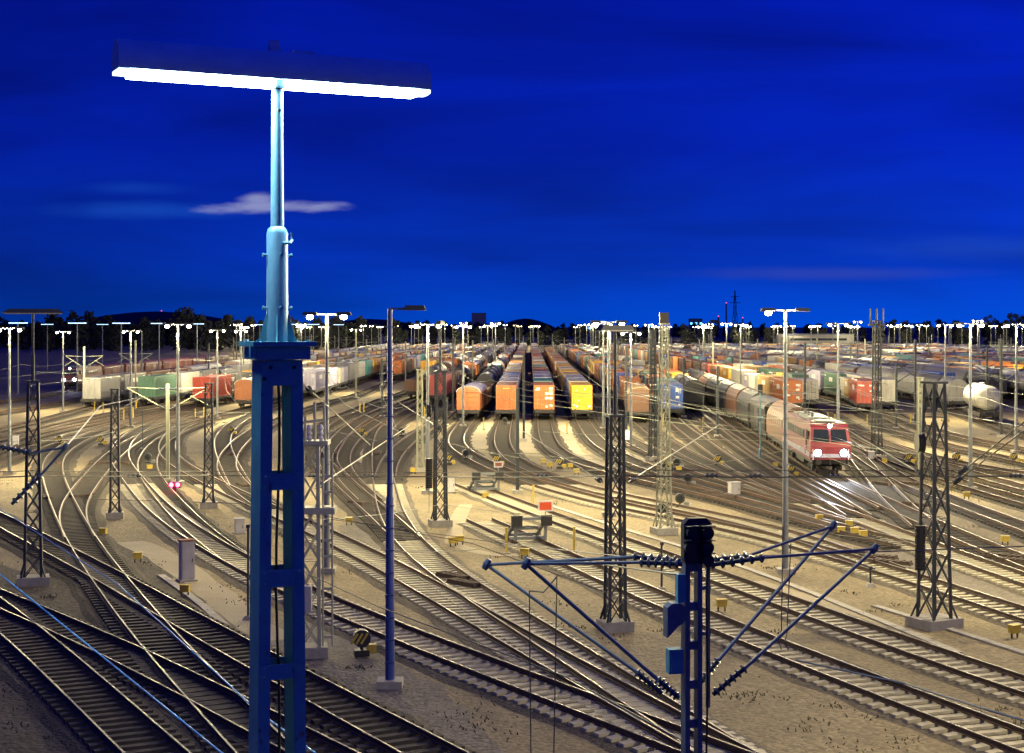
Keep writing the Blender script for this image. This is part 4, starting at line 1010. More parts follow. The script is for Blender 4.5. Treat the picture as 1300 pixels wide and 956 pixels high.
for Y, dx in ((300, 44), (380, 46), (470, 46), (560, 40), (640, 34), (700, 30), (760, 28), (820, 26), (880, 26), (930, 24)):
    x = -0.10 * Y - rnd.uniform(0, 30) if Y < 500 else -0.17 * Y
    while x < Y * .34:
        xx = x + rnd.uniform(-6, 6); yy = Y + rnd.uniform(-24, 24)
        (FARL, FARL, FARW, FARL, FARC)[rnd.randint(0, 4)].at((xx, yy, rnd.uniform(-.8, .6)), rnd.uniform(-.15, .15), 'distant lit twin-headed lamp mast in the far yard', 'distant lamp masts of the far yard'); n += 1
        LIGHTS.append((xx, yy, 11.2, 1.3 if Y < 600 else .9))
        x += dx
for k, (px, py, pt) in enumerate([(23, 500, 422), (98, 497, 423), (154, 495, 423), (202, 490, 423), (250, 480, 421), (345, 480, 419), (372, 470, 419), (398, 468, 420), (60, 470, 421), (130, 468, 422), (226, 470, 422), (430, 462, 420), (330, 462, 420)]):
    g = G(px, py); FART.at((g.x, g.y, 0), rnd.uniform(-.3, .3), 'distant lamp mast with a bluish tube lamp at the left side of the yard', 'bluish lamp masts at the left')

# ------------------------------------------------------------------ catenary poles with brackets
def cat_pole(px, py, pyt, label, pale=True, arms=(-1, 1), reach=1.9, wd=.22):
    g = G(px, py); Y = g.y; H = CAM_H - (pyt - HZ) / F * Y
    root = E('catenary_pole', label, 'catenary pole', (g.x, g.y, 0), 0, 'catenary poles'); mt = M_pole_pale if pale else M_mast_dark
    m = MB()
    for s_ in (-1, 1): m.box((s_ * wd * .4, 0, H / 2), (wd * .25, wd, H))
    m.box((0, 0, H / 2), (wd * .55, wd * .3, H - .02)); m.build('post', mt, root)
    b = MB(); b.box((0, 0, .12), (.7, .6, .3)); b.build('base', M_concrete, root)
    for s_ in arms:
        a = MB(); za = min(H - .4, 7.2); xe = s_ * reach * 1.35
        a.tube([(s_ * wd * .5, 0, za), (xe, -.02, za + .12)], .035, 6); a.tube([(s_ * wd * .5, 0, za - 1.5), (xe * .98, 0, za + .05)], .04, 6)
        a.tube([(s_ * reach * .75, 0, za - .5), (xe * 1.05, 0, za - 1.25)], .028, 6); o = a.build('bracket', mt, root)
        i = MB()
        for z0 in (za, za - 1.5): i.rod((s_ * wd * .6, 0, z0), (s_ * (wd * .6 + .55), 0, z0 + (.05 if z0 == za else .35)), [(0, .04), (.15, .09), (.25, .05), (.4, .09), (.5, .05), (.65, .09), (.75, .05), (.9, .09), (1, .04)], 10)
        i.build('insulator', M_porcelain, o)
    return root
cat_pole(213, 612, 487, 'pale catenary pole with long brackets both ways, left of centre', True, (-1, 1), 2.2)
cat_pole(657, 627, 493, 'plain square dark pole in front of the brown ribbed container', False, ())
cat_pole(172, 510, 432, 'pale catenary pole behind the left pale container', True, (-1, 1))
cat_pole(452, 506, 420, 'pale catenary pole at the blue-grey container row', True, (-1, 1))
cat_pole(600, 507, 432, 'pale catenary pole beside the teal container', True, (-1, 1))
cat_pole(748, 497, 447, 'pale catenary pole beside the yellow container row', True, (-1, 1))
cat_pole(888, 484, 431, 'pale catenary pole behind the black wagon', True, (-1, 1))
cat_pole(1037, 475, 429, 'pale catenary pole behind the bright orange container', True, (-1, 1))
cat_pole(1179, 472, 428, 'pale catenary pole above the grey hood wagons', True, (-1, 1))
cat_pole(314, 482, 455, 'pale catenary pole above the white-roofed train', True, (-1, 1))
cat_pole(868, 530, 455, 'dark catenary pole just right of the blue container', False, (1,))
cat_pole(911, 555, 465, 'dark catenary pole in front of the locomotive train', False, (-1,))
cat_pole(1022, 532, 435, 'dark catenary pole right of the bright orange container', False, (1,))
cat_pole(1138, 545, 463, 'dark catenary pole beside the cream container at right', False, (1,))
cat_pole(1162, 540, 431, 'tall dark catenary pole left of the tank wagon', False, (-1,))
cat_pole(1271, 555, 430, 'dark catenary pole right in front of the white tank', False, (-1, 1))
cat_pole(107, 519, 440, 'pale catenary pole at the cab of the dark locomotive', True, (-1, 1))
cat_pole(265, 500, 436, 'dark catenary pole behind the red-orange container', False, (-1, 1))
cat_pole(485, 530, 455, 'dark catenary pole left of the dark blue lamp mast', False, (1,))
cat_pole(575, 525, 436, 'dark catenary pole just left of the round-roofed wagon', False, (-1,))
cat_pole(665, 560, 452, 'dark catenary pole between the first two container rows', False, ())
cat_pole(795, 552, 441, 'dark catenary pole left of the brown wagon', False, (1,))
cat_pole(1253, 520, 440, 'dark catenary pole behind the white tank wagon', False, (-1, 1))
FC = None
def mk_fc():
    root = E('catenary_pole', '', 'catenary pole', group='distant catenary poles'); m = MB(); m.box((0, 0, 4.2), (.24, .24, 8.4)); m.build('post', M_pole_pale, root)
    a = MB()
    for s_ in (-1, 1): a.tube([(0, 0, 7.6), (s_ * 2.5, 0, 7.7)], .05, 5); a.tube([(0, 0, 6.2), (s_ * 2.4, 0, 7.6)], .05, 5)
    a.build('bracket', M_pole_pale, root); return root
FC = Proto(mk_fc)
for Y in (310, 370, 440, 520, 620):
    x = -.17 * Y
    while x < .33 * Y:
        FC.at((x + rnd.uniform(-3, 3), Y + rnd.uniform(-10, 10), 0), 0, 'distant pale catenary pole between the rows of wagons', 'distant catenary poles'); x += 30

# ------------------------------------------------------------------ wires
def wire(pts, r, label, mat=None, sag=0.0, group='overhead wires'):
    pts = [Vector(p) for p in pts]; out = []
    for a, b in zip(pts[:-1], pts[1:]):
        n = 10 if sag else 1
        for k in range(n): 
            t = k / n; q = a.lerp(b, t); q.z -= sag * 4 * t * (1 - t); out.append(q)
    out.append(pts[-1]); m = MB(); m.tube(out, r, 5); o = m.build('overhead_wire', mat or M_wire); tag(o, label, 'wire', group); return o
cs = [P(-60, 605, 69), P(42, 604, 69), P(265, 603, 90), P(559, 605, 86), P(781, 604, 59), P(1186, 604, 60), P(1380, 602, 60)]
wire(cs, .03, 'dark horizontal cross wire spanning the whole yard from left to right', M_wire, .05)
wire([c_ + Vector((0, .05, .22)) for c_ in cs], .018, 'thin upper cross wire just above the dark spanning one', M_wire, .03)
def insul(p0, p1, label, mat=M_porcelain, n=6, r=.09):
    m = MB(); prof = []
    for k in range(n): t = k / n; prof += [(t, .035), (t + .3 / n, r), (t + .5 / n, r), (t + .8 / n, .035)]
    m.rod(p0, p1, prof + [(1, .03)], 12); o = m.build('insulator', mat); return tag(o, label, 'insulator', 'insulators on the wires')
for n, (px, Y) in enumerate([(170, 80), (400, 88), (470, 88), (690, 71), (905, 59), (960, 59), (1060, 60), (1290, 60)]):
    yy = 604; insul(P(px - 9, yy, Y), P(px + 9, yy, Y), 'dark insulator in the long cross wire, %s from the left' % ORD[n], n=3)
for n, (key, c_) in enumerate([('M1', 'brown ribbed container row'), ('M2', 'orange container row'), ('M3', 'yellow container row'), ('R4', 'brown wagon with tan roof'), ('M5', 'blue container row'), ('R3', 'red locomotive'), ('R2', 'bright orange container row'), ('RA', 'red container row'), ('LA', 'pale grey container train'), ('LD', 'red-orange container train'), ('C3b', 'blue-grey container row'), ('R5', 'round-roofed wagon'), ('C1', 'pinkish red container'), ('RD', 'white tank wagon'), ('R6', 'track of the dim buffer stop'), ('C4', 'dark hopper row')]):
    p = TR[key]; pts = []; d = 0.0
    while d < p.L and len(pts) < 14:
        x, y, a = p.at(d)
        if y > 60: pts.append((x + .15 * (1 if len(pts) % 2 else -1), y, 5.75))
        if y > 640: break
        d += 30 if y < 300 else 60
    if len(pts) > 1:
        wire(pts, .014, 'contact wire strung over the %s' % c_, M_pole_pale if n % 2 else M_wire)
        wire([(q[0], q[1], 7.1) for q in pts], .014, 'sagging carrier wire high above the %s' % c_, M_wire, .55)
for n, (pts_, lab) in enumerate([
    ([(172, 520, 118), (340, 523, 115), (480, 560, 100)], 'pale wire behind the tall blue lamp mast at wagon height'), ([(600, 520, 150), (760, 530, 140), (860, 548, 130)], 'pale wire crossing in front of the yellow container'),
    ([(650, 575, 105), (900, 590, 95), (1113, 545, 134)], 'pale wire ending at the forked lattice mast'), ([(690, 548, 120), (1000, 560, 110), (1180, 625, 75)], 'pale wire ending at the stout lattice mast'),
    ([(800, 500, 165), (1060, 555, 115), (1120, 570, 100)], 'pale wire crossing above the locomotive train'), ([(213, 495, 113), (265, 498, 96), (400, 520, 90)], 'pale wire from the pale catenary pole to the right'),
    ([(1060, 548, 120), (1190, 556, 110), (1330, 572, 100)], 'pale wire crossing in front of the white tank'), ([(-20, 555, 80), (42, 560, 69), (146, 548, 93)], 'wire joining the two left lattice masts'),
    ([(560, 560, 89), (690, 585, 95), (843, 560, 86)], 'pale wire between the weights mast and the pale lattice mast'), ([(843, 640, 86), (1000, 668, 72), (1186, 690, 60)], 'low wire between the pale and the stout lattice masts'),
    ([(400, 660, 54), (560, 640, 89), (781, 660, 59)], 'low wire through the weights mast'), ([(500, 700, 50), (660, 690, 60), (868, 730, 17.2)], 'thin wire reaching the signal mast from the left')]):
    wire([P(*q_) for q_ in pts_], .013, lab, M_pole_pale if n % 2 else M_wire, .12)
for n, (a, b, r, lab) in enumerate([
    ((P(1212, 606, 60)), P(1330, 512, 50), .03, 'upper of two dark stay wires rising right from the stout lattice mast'),
    ((P(1205, 618, 60)), P(1330, 524, 50), .03, 'lower of two dark stay wires rising right from the stout lattice mast'),
    (P(1172, 603, 60), P(1075, 545, 95), .03, 'stay wire running up left from the stout lattice mast'),
    (P(797, 612, 58), P(912, 540, 90), .03, 'stay wire rising right from the dark lattice mast with T lamp'),
    (P(765, 612, 58), P(660, 545, 95), .03, 'stay wire rising left from the dark lattice mast with T lamp'),
    (P(400, 620, 55), P(520, 540, 92), .03, 'pale stay wire slanting right beside the dark blue lamp mast'),
    (P(388, 490, 54), P(470, 565, 80), .03, 'pale wire descending from the switchgear mast'),
    (P(560, 545, 89), P(505, 510, 110), .03, 'short stay wire left of the dark lattice mast with weights')]):
    wire([a, b], r * .9, lab, M_mast_pale if n in (5, 6) else M_wire)
    d = (b - a).normalized(); insul(a + d * .7, a + d * 1.6, 'insulator at the lower end of the %s' % lab.replace('slanting', 'slant').split(' wire')[0] + ' wire, %s' % ['right mast upper', 'right mast lower', 'right mast left side', 'T-lamp mast right side', 'T-lamp mast left side', 'blue mast', 'switchgear mast', 'weights mast'][n], n=7, r=.10)
wire([P(-20, 713, 17), P(175, 870, 14), P(330, 995, 12)], .008, 'thin blue foreground wire falling across the lower left corner', M_wire_bright)
wire([P(-10, 640, 40), P(150, 742, 30), P(330, 905, 22), P(440, 985, 19)], .012, 'thin blue foreground wire from the left edge down past the slip', M_wire_bright)
wire([P(100, 633, 69), P(330, 640, 60), P(600, 690, 50), P(900, 800, 40)], .012, 'thin dark wire running diagonally across the centre foreground', M_wire)
wire([P(390, 655, 54), P(640, 690, 45), P(868, 715, 17.2)], .009, 'thin wire from the switchgear mast to the signal mast', M_wire)
wire([P(960, 706, 17), P(1400, 690, 24)], .008, 'thin wire leaving the signal mast towards the right', M_wire)
wire([P(330, 700, 40), P(480, 770, 30), P(720, 860, 22), P(930, 975, 17)], .011, 'thin wire crossing low over the pale sleepers', M_wire)
wire([P(1010, 838, 20), P(1150, 868, 18), P(1250, 900, 16), P(1420, 950, 14)], .012, 'dark wire at the lower right over the pale sleepers', M_tube_dark)

# ------------------------------------------------------------------ foreground T lamp
YL = 17.0; gx = (352 - CX) / F * YL; RZ = math.radians(26)
def px_z(py, Y=YL): return CAM_H - (py - HZ) / F * Y
root = E('lamp_mast', 'tall blue lamp mast in front with a glowing tube lamp across its top', 'lamp mast', (gx, YL, 0), RZ)
wt, wb_, dp = .46, .66, .34
ztop, z0 = px_z(457), 0.1
def colw(z): t = (ztop - z) / ztop; return wt + (wb_ - wt) * t
# two channels
for s_ in (-1, 1):
    m = MB()
    for zz in (z0, ztop): 
        w_ = colw(zz) / 2
        for yy in (-dp / 2, dp / 2):
            for xx in (w_, w_ - .13): m.v.append((s_ * xx, yy, zz))
    # 0:out-front 1:in-front 2:out-back 3:in-back (bottom), 4..7 top
    m.f = [(0, 1, 5, 4), (2, 6, 7, 3), (0, 4, 6, 2), (4, 5, 7, 6), (0, 2, 3, 1)]
    m.m = [0] * 5
    # inner web set back so that the channel reads as a C with flanges
    w0, w1 = colw(z0) / 2, colw(ztop) / 2
    m.add([(s_ * (w0 - .13), -dp / 2 + .012, z0), (s_ * (w0 - .13), dp / 2 - .012, z0), (s_ * (w1 - .13), dp / 2 - .012, ztop), (s_ * (w1 - .13), -dp / 2 + .012, ztop)], [(0, 1, 2, 3)])
    m.build('channel', M_mast_blue, root)
# batten plates at the heights of the photograph, front and back
bat = [(457, 489), (599, 620), (720, 742), (839, 858)] + [(858 + 119 * k + 98, 858 + 119 * k + 119) for k in range(1, 5)]
for a, b in bat:
    za, zb_ = px_z(a), px_z(b)
    if zb_ < .2: continue
    for yy in (-dp / 2 - .006, dp / 2 + .006):
        m = MB(); wa, wb2 = colw(za) / 2 - .004, colw(zb_) / 2 - .004
        m.add([(-wb2, yy - .005, zb_), (wb2, yy - .005, zb_), (wa, yy - .005, za), (-wa, yy - .005, za), (-wb2, yy + .005, zb_), (wb2, yy + .005, zb_), (wa, yy + .005, za), (-wa, yy + .005, za)],
              [(0, 1, 2, 3), (7, 6, 5, 4), (0, 4, 5, 1), (1, 5, 6, 2), (2, 6, 7, 3), (3, 7, 4, 0)])
        m.build('batten_plate', M_mast_blue, root)
m = MB()
for x_, z_ in ((-.13, px_z(466)), (.13, px_z(466)), (-.2, px_z(480))): m.rod((x_, -dp / 2 - .012, z_), (x_, -dp / 2 - .03, z_), [(0, .022), (1, .018)], 8)
m.build('bolt', M_black, root)
for a, b in bat:
    za, zb_ = px_z(a), px_z(b)
    if zb_ < 5: continue
    m = MB()
    for s_ in (-1, 1):
        for zz in (za - .035, zb_ + .035): xx = s_ * (colw(zz) / 2 - .06); m.rod((xx, -dp / 2 - .012, zz), (xx, -dp / 2 - .024, zz), [(0, .013), (1, .011)], 8)
    m.build('rivet', M_mast_blue, root)
m = MB(); m.tube([(.05, dp / 2 - .03, ztop)] + [(.05 + .02 * math.sin(k), dp / 2 - .03, ztop - .5 * k) for k in range(1, 20)], .016, 6); m.build('cable', M_black, root)
m = MB(); m.box((0, 0, (px_z(440) + px_z(456)) / 2), (.60, .46, px_z(440) - px_z(456))); m.build('head_block', M_mast_blue, root)
m = MB(); m.box((0, 0, px_z(436.5)), (.70, .56, .05))
for sx in (-1, 1):
    for sy in (-1, 1): m.rod((sx * .28, sy * .21, px_z(434)), (sx * .28, sy * .21, px_z(431)), [(0, .02), (1, .02)], 6)
m.build('cap_plate', M_mast_blue, root)
m = MB(); m.box((-.335, -.2, px_z(446)), (.06, .06, .12)); m.box((.335, .2, px_z(446)), (.06, .06, .12)); m.build('lug', M_mast_blue, root)
zc, zt1 = px_z(434), px_z(400)
for k in range(4):
    an = k * PI / 2 - RZ + .12; m = MB(); c_, s_ = math.cos(an), math.sin(an)
    pr = [(.09, zc), (.215, zc), (.19, zc + .06), (.125, zt1), (.09, zt1)]
    vs = [(c_ * a - s_ * .008, s_ * a + c_ * .008, z) for a, z in pr] + [(c_ * a + s_ * .008, s_ * a - c_ * .008, z) for a, z in pr]; n = len(pr)
    m.add(vs, [tuple(range(n)), tuple(reversed(range(n, 2 * n)))] + [(i, i + n, (i + 1) % n + n, (i + 1) % n) for i in range(n)]); m.build('gusset', M_mast_blue, root)
m = MB(); m.tube([(0, 0, zc), (0, 0, px_z(296)), (0, 0, px_z(291)), (0, 0, px_z(288))], [.115, .115, .10, .075], 20); m.build('socket', M_mast_upper, root, True)
m = MB(); m.tube([(0, 0, px_z(290)), (0, 0, px_z(112))], [.072, .062], 18); pole = m.build('pole', M_mast_upper, root, True)
m = MB(); m.rod((-.0, -.064, px_z(141)), (0, -.082, px_z(141)), [(0, .022), (1, .018)], 8); m.build('screw', M_black, pole)
for zz in (324, 391):
    for an in (-PI, -PI / 2, 0):
        m = MB(); m.rod((math.cos(an) * .1, math.sin(an) * .1, px_z(zz)), (math.cos(an) * .165, math.sin(an) * .165, px_z(zz)), [(0, .012), (.7, .012), (.72, .022), (1, .022)], 8); m.build('set_screw', M_mast_upper, root)
m = MB(); m.tube([(.03, -.11, px_z(309)), (.1, -.13, px_z(309)), (.135, -.09, px_z(305)), (.135, -.08, px_z(296))], .016, 8); m.build('hook', M_mast_upper, root)
# luminaire
HL = 1.73; zl = px_z(110)
m = MB(); out = [(-.17, 0), (-.19, .05), (-.15, .22), (-.07, .31), (.07, .31), (.15, .22), (.19, .05), (.17, 0)]
m.extr([(y, z + zl + .06) for y, z in out], -HL, HL); 
hood = m.build('lamp_hood', pmat('hood_paint', (.60, .84, .88), 0.5, 0.0, (.42, .62, .66), 3, .5), root, True)
for s_ in (-1, 1):
    m = MB(); m.extr([(-.11, zl - .015), (-.15, zl + .02), (-.155, zl + .055), (.155, zl + .055), (.15, zl + .02), (.11, zl - .015)], s_ * .06, s_ * (HL - .13)); m.build('diffuser', M_tube_on, hood)
    m = MB(); m.extr([(-.07, zl + .005), (-.155, zl + .02), (-.155, zl + .055), (.155, zl + .055), (.155, zl + .02), (.07, zl + .005)], s_ * (HL - .125), s_ * HL); m.build('end_cap', emat('tube_end', (.72, .88, 1.0), 2.2), hood)
m = MB(); m.box((0, 0, zl + .015), (.11, .2, .08)); m.build('bracket', M_mast_upper, hood)
m = MB(); m.extr([(-.06, zl + .372), (.06, zl + .372), (.0, zl + .50)], -.09, .02); m.box((.3, 0, zl + .385), (.25, .05, .03)); m.build('photocell', M_white, hood)

# ------------------------------------------------------------------ foreground signal and cantilever mast
YS = 17.0; sx_ = (878 - CX) / F * YS
root = E('signal_mast', 'dark blue signal mast in front with boxes, horn and insulator arms', 'signal mast', (sx_, YS, 0), .2)
zt = px_z(690)
for s_ in (-1, 1):
    m = MB(); m.box((s_ * .073, 0, zt / 2), (.045, .16, zt)); m.box((s_ * .057, -.075, zt / 2), (.03, .012, zt - .02)); m.build('channel', M_tube_dark, root)
m = MB()
for k in range(18): m.box((0, 0, zt - .25 - k * .42), (.098, .12, .09))
m.build('batten', M_tube_dark, root)
m = MB(); o = [(-.155, px_z(712)), (.13, px_z(712)), (.155, px_z(705)), (.155, px_z(662)), (.10, px_z(655)), (-.10, px_z(655)), (-.155, px_z(662))]
m.extr(o, -.06, .05, 0, Matrix.Translation((0, -.16, 0)) @ Matrix.Rotation(PI / 2, 4, 'Z')); sh = m.build('signal_head', M_black, root)
for (bx, bz) in ((-.1, 690), (.09, 690), (.09, 672), (-.08, 672), (.09, 706)):
    m = MB(); m.rod((bx, -.215, px_z(bz)), (bx, -.30, px_z(bz) - .01), [(0, .06), (1, .065)], 14); m.box((bx, -.27, px_z(bz) + .07), (.14, .14, .01)); m.build('signal_lamp', M_black, sh)
m = MB(); o = [(-.11, px_z(780)), (-.11, px_z(768)), (-.05, px_z(763)), (.05, px_z(763)), (.10, px_z(768)), (.10, px_z(790)), (0.10, px_z(806)), (-.02, px_z(792)), (-.08, px_z(788))]
m.extr(o, -.08, .08, 0, Matrix.Translation((-.21, -.05, 0)) @ Matrix.Rotation(PI / 2, 4, 'Z')); m.build('horn_box', M_tube_dark, root)
m = MB(); m.box((-.2, -.03, px_z(837)), (.16, .14, .26)); m.box((-.2, -.105, px_z(837)), (.12, .012, .2)); m.build('junction_box', M_mast_blue, root)
m = MB(); m.box((-.14, -.05, px_z(745)), (.09, .1, .3)); m.build('relay_box', M_mast_blue, root)
m = MB(); m.box((.2, .05, px_z(735)), (.04, .04, 1.0)); m.box((.2, .05, px_z(830)), (.04, .04, 1.2)); m.beam((.09, .0, px_z(747)), (.22, .05, px_z(747)), .04); m.beam((.09, .0, px_z(805)), (.22, .05, px_z(805)), .04); m.build('side_rail', M_tube_dark, root)
m = MB(); m.tube([(.1, -.05, px_z(660)), (.16, -.1, px_z(700)), (.13, -.12, px_z(760)), (.15, -.1, px_z(860)), (.1, -.1, 5)], .012, 6); m.build('cable', M_black, root)
def cantilever(tip, top_end, top_ins, diag_end, diag_ins, Y, label, tY=None):
    Yt = tY or Y
    root = E('cantilever_arm', label, 'cantilever arm', P(*tip, Yt), 0, 'cantilever arms on the signal mast'); o = root.location
    q = lambda p_, Y_=Y: P(*p_, Y_) - o
    m = MB(); m.tube([Vector((0, 0, 0)), q(top_end)], .017, 8); m.build('top_tube', M_tube_dark, root)
    m = MB(); m.tube([Vector((0, 0, 0)), q(diag_end)], .021, 8); m.build('strut_tube', M_tube_dark, root)
    m = MB(); m.rod(Vector((-.03, 0, -.05)), Vector((.03, 0, .06)), [(0, .03), (.5, .045), (1, .03)], 8); m.build('clamp', M_tube_dark, root)
    for a, b in ((top_end, top_ins), (diag_end, diag_ins)):
        a, b = q(a), q(b); m = MB(); prof = []
        for k in range(6): t = k / 6; prof += [(t, .024), (t + .03, .05), (t + .06, .055), (t + .085, .026)]
        m.rod(a, b, prof + [(1, .025)], 14); m.build('insulator', M_porcelain, root)
    return root
cantilever((618, 717), (804, 707), (864, 712), (808, 853), (840, 880), 16.7, 'left cantilever arm with its tip farthest left, by the signal mast', 17.4)
cantilever((668, 716), (812, 714), (866, 716), (834, 862), (862, 886), 16.4, 'cantilever arm with the second tip left of the signal mast')
cantilever((1057, 668), (948, 706), (894, 712), (912, 838), (890, 866), 17.3, 'cantilever arm right of the signal mast, the higher of two tips', 18.5)
cantilever((1110, 697), (970, 708), (896, 718), (946, 848), (905, 882), 17.0, 'cantilever arm right of the signal mast, the lower outer tip', 18.0)
wire([P(672, 750, 17), P(674, 960, 17)], .007, 'left of two thin dropper rods hanging below the left cantilevers', M_wire)
wire([P(707, 730, 17), P(703, 960, 17)], .007, 'right of two thin dropper rods hanging below the left cantilevers', M_wire)
wire([P(672, 750, 17), P(690, 752, 17), P(707, 732, 17)], .008, 'short curved jumper cable joining the two dropper rods', M_wire)
wire([P(994, 668, 18), P(992, 800, 18), P(988, 812, 18), P(992, 825, 18)], .007, 'left jumper cable hanging below the right cantilevers', M_wire)
wire([P(1004, 690, 18), P(999, 805, 18), P(996, 815, 18), P(1001, 825, 18)], .007, 'right jumper cable hanging below the right cantilevers', M_wire)
cantilever((83, 568), (40, 575), (0, 567), (52, 603), (15, 640), 24, 'blue cantilever arm reaching in from the left edge')
wire([P(83, 568, 24), P(128, 515, 40), P(175, 505, 60)], .012, 'dark stay running up right from the left-edge cantilever', M_tube_dark)

# ------------------------------------------------------------------ small yard furniture
def cabinet(px, py, H, wx, wy, label, roof=None, rz=.3, mat=None):
    g = G(px, py); root = E('relay_cabinet', label, 'cabinet', (g.x, g.y, 0), rz, 'cabinets between the tracks')
    m = MB(); m.box((0, 0, H / 2 + .05), (wx, wy, H)); m.build('body', mat or M_cab, root)
    m = MB(); m.box((0, -wy / 2 - .012, H / 2 + .05), (wx * .86, .02, H * .88)); d = m.build('door', mat or M_cab, root)
    m = MB(); m.box((wx * .3, -wy / 2 - .035, H * .55), (.03, .024, .14)); m.build('handle', M_black, d)
    m = MB(); m.box((0, 0, H + .085), (wx + .08, wy + .08, .07)); m.build('roof', roof or M_cab, root)
    m = MB(); m.box((0, 0, .03), (wx + .2, wy + .2, .14)); m.build('plinth', M_concrete, root)
    return root
cabinet(237, 738, 1.75, .6, .45, 'tall grey cabinet with a rusty red lid beside the track', M_rustroof, .5)
cabinet(304, 678, .75, .5, .35, 'small grey cabinet just left of the blue lamp mast')
cabinet(932, 630, .85, .75, .4, 'pale double relay cabinet right of the pale lattice mast', None, .5)
cabinet(573, 626, 1.0, .42, .3, 'small white cabinet at the foot of the lattice mast with weights', None, .2, M_white)
cabinet(20, 567, 1.0, .55, .4, 'pale cabinet by the left lattice mast', None, .2, M_white)
cabinet(1105, 585, .7, .6, .4, 'low grey cabinet at the foot of the forked lattice mast', None, .2)
cabinet(797, 560, 1.0, .5, .4, 'white cabinet in the bright patch left of the brown wagon', None, .2, M_white)
def buffer_stop(px, py, rz, label, board):
    g = G(px, py); root = E('buffer_stop', label, 'buffer stop', (g.x, g.y, .3), rz, 'buffer stops at the track ends')
    for s_ in (-.8, .8):
        m = MB(); m.beam((0, s_, .0), (-.15, s_, 1.15), .14); m.beam((1.6, s_, .0), (-.1, s_, 1.05), .13); m.build('side_frame', M_galv, root)
        m = MB(); m.box((-.25, s_, 1.05), (.22, .55, .55)); m.build('buffer_block', M_black, root)
    m = MB(); m.beam((-.15, -1.0, 1.15), (-.15, 1.0, 1.15), .14); m.beam((1.4, -1.0, .15), (1.4, 1.0, .15), .14); m.beam((.4, -1.0, .1), (.4, 1.0, .1), .14); m.beam((.9, -.9, .5), (.9, .9, .5), .1)
    m.tube([(.9, -.7, .45), (.4, -.5, .65), (.3, 0, .7), (.4, .5, .65), (.9, .7, .45)], .06, 8); m.build('cross_beam', M_galv, root)
    bw, bh = (.80, .56) if board != 'dim' else (.62, .40)
    m = MB(); m.box((-.22, -.75, 1.78), (.03, bw, bh)); b = m.build('board', M_white if board != 'dim' else M_cab, root)
    m = MB(); m.box((-.245, -.75, 1.78), (.015, bw - .17, bh - .16)); m.build('face', M_orange_sign if board != 'dim' else cmat('maroon'), b)
    m = MB(); m.box((-.19, -.75, 1.45), (.04, .05, .9)); m.build('post', M_galv, root)
    return root
p = TR['R6']; 
def ang_near(key, px, py):
    p = TR[key]; g = G(px, py); k = int(np.argmin(np.hypot(p.q[:, 0] - g.x, p.q[:, 1] - g.y))); return p.at(p.s[k])
x, y, a = ang_near('R6', 622, 631); b = buffer_stop(622, 631, a, 'buffer stop with a dim red board on the farther stub track', 'dim'); b.location = (x, y, .3)
x, y, a = ang_near('R7', 678, 692); b = buffer_stop(678, 692, a, 'buffer stop with a bright orange board framed in white', 'bright'); b.location = (x, y, .3)
# point lanterns with black and yellow stripes
def mk_lantern(dark):
    def f():
        root = E('point_lantern', '', 'point lantern', group='striped point lanterns'); 
        m = MB(); m.box((0, 0, .12), (.5, .4, .2)); m.build('foot', M_black, root)
        m = MB(); m.tube([(0, 0, .2), (0, 0, .45)], .05, 8); m.build('stem', M_black, root)
        n = MB(); n.rod((0, -.16, .62), (0, .16, .62), [(0, .30), (1, .30)], 18); d = n.build('drum', M_stripe_black, root)
        if not dark:
            s_ = MB()
            for k in (-1, 0, 1): s_.beam((-.2 + k * .17, -.168, .45), (.02 + k * .17, -.168, .80), .075, .012, up=Vector((0, 1, 0)))
            s_.build('stripe', M_yellow, d)
            c_ = MB(); c_.box((.34, 0, .25), (.32, .3, .3)); c_.build('counterweight', M_yellow, root)
        else:
            c_ = MB(); c_.rod((0, -.17, .62), (0, -.2, .62), [(0, .2), (1, .16)], 14); c_.build('lens', M_glass_dark, d)
            c_ = MB(); c_.box((.42, 0, .25), (.3, .25, .25)); c_.build('counterweight', M_galv, root)
        return root
    return f
LAN, LAD = Proto(mk_lantern(False)), Proto(mk_lantern(True))
for px, py, lab in [(459, 832, 'big striped point lantern with yellow weight by the dark blue mast'), (460, 552, 'striped lantern left of the dark blue lamp mast, in the sharp curves'), (76, 564, 'striped lantern among the left curves, nearest the left lattice mast'), (128, 564, 'striped lantern left of the squat lattice mast'), (294, 551, 'striped lantern left of the tall blue mast window'), (632, 590, 'striped lantern below the brown ribbed container row'), (711, 594, 'striped lantern below the orange container row'),
                    (843, 591, 'striped lantern at the foot of the pale lattice mast'), (911, 590, 'striped lantern between the blue container track and the locomotive'), (1005, 604, 'striped lantern beside the lit-left lamp mast'), (1153, 588, 'striped lantern left of the thin ladder mast'), (1214, 587, 'striped lantern right of the stout lattice mast'), (1287, 587, 'striped lantern at the right picture edge'), (570, 589, 'striped lantern near the small white cabinet')]:
    g = G(px, py + 2); LAN.at((g.x, g.y, .03), rnd.uniform(-.3, .3), 'black and yellow ' + lab)
for px, py, lab in [(188, 588, 'beside the left curve'), (859, 595, 'just right of the pale lattice mast'), (873, 616, 'below the pale mast on the curve'), (863, 644, 'lowest right of the pale mast'), (840, 657, 'at the foot of the pale lattice mast'), (510, 553, 'right of the dark blue lamp mast'), (580, 533, 'left of the round-roofed wagon'), (641, 538, 'near the round-roofed wagon'), (591, 583, 'on the curve below the round-roofed wagon')]:
    g = G(px, py + 2); LAD.at((g.x, g.y, .03), rnd.uniform(-.4, .4), 'black drum-shaped point lantern ' + lab)
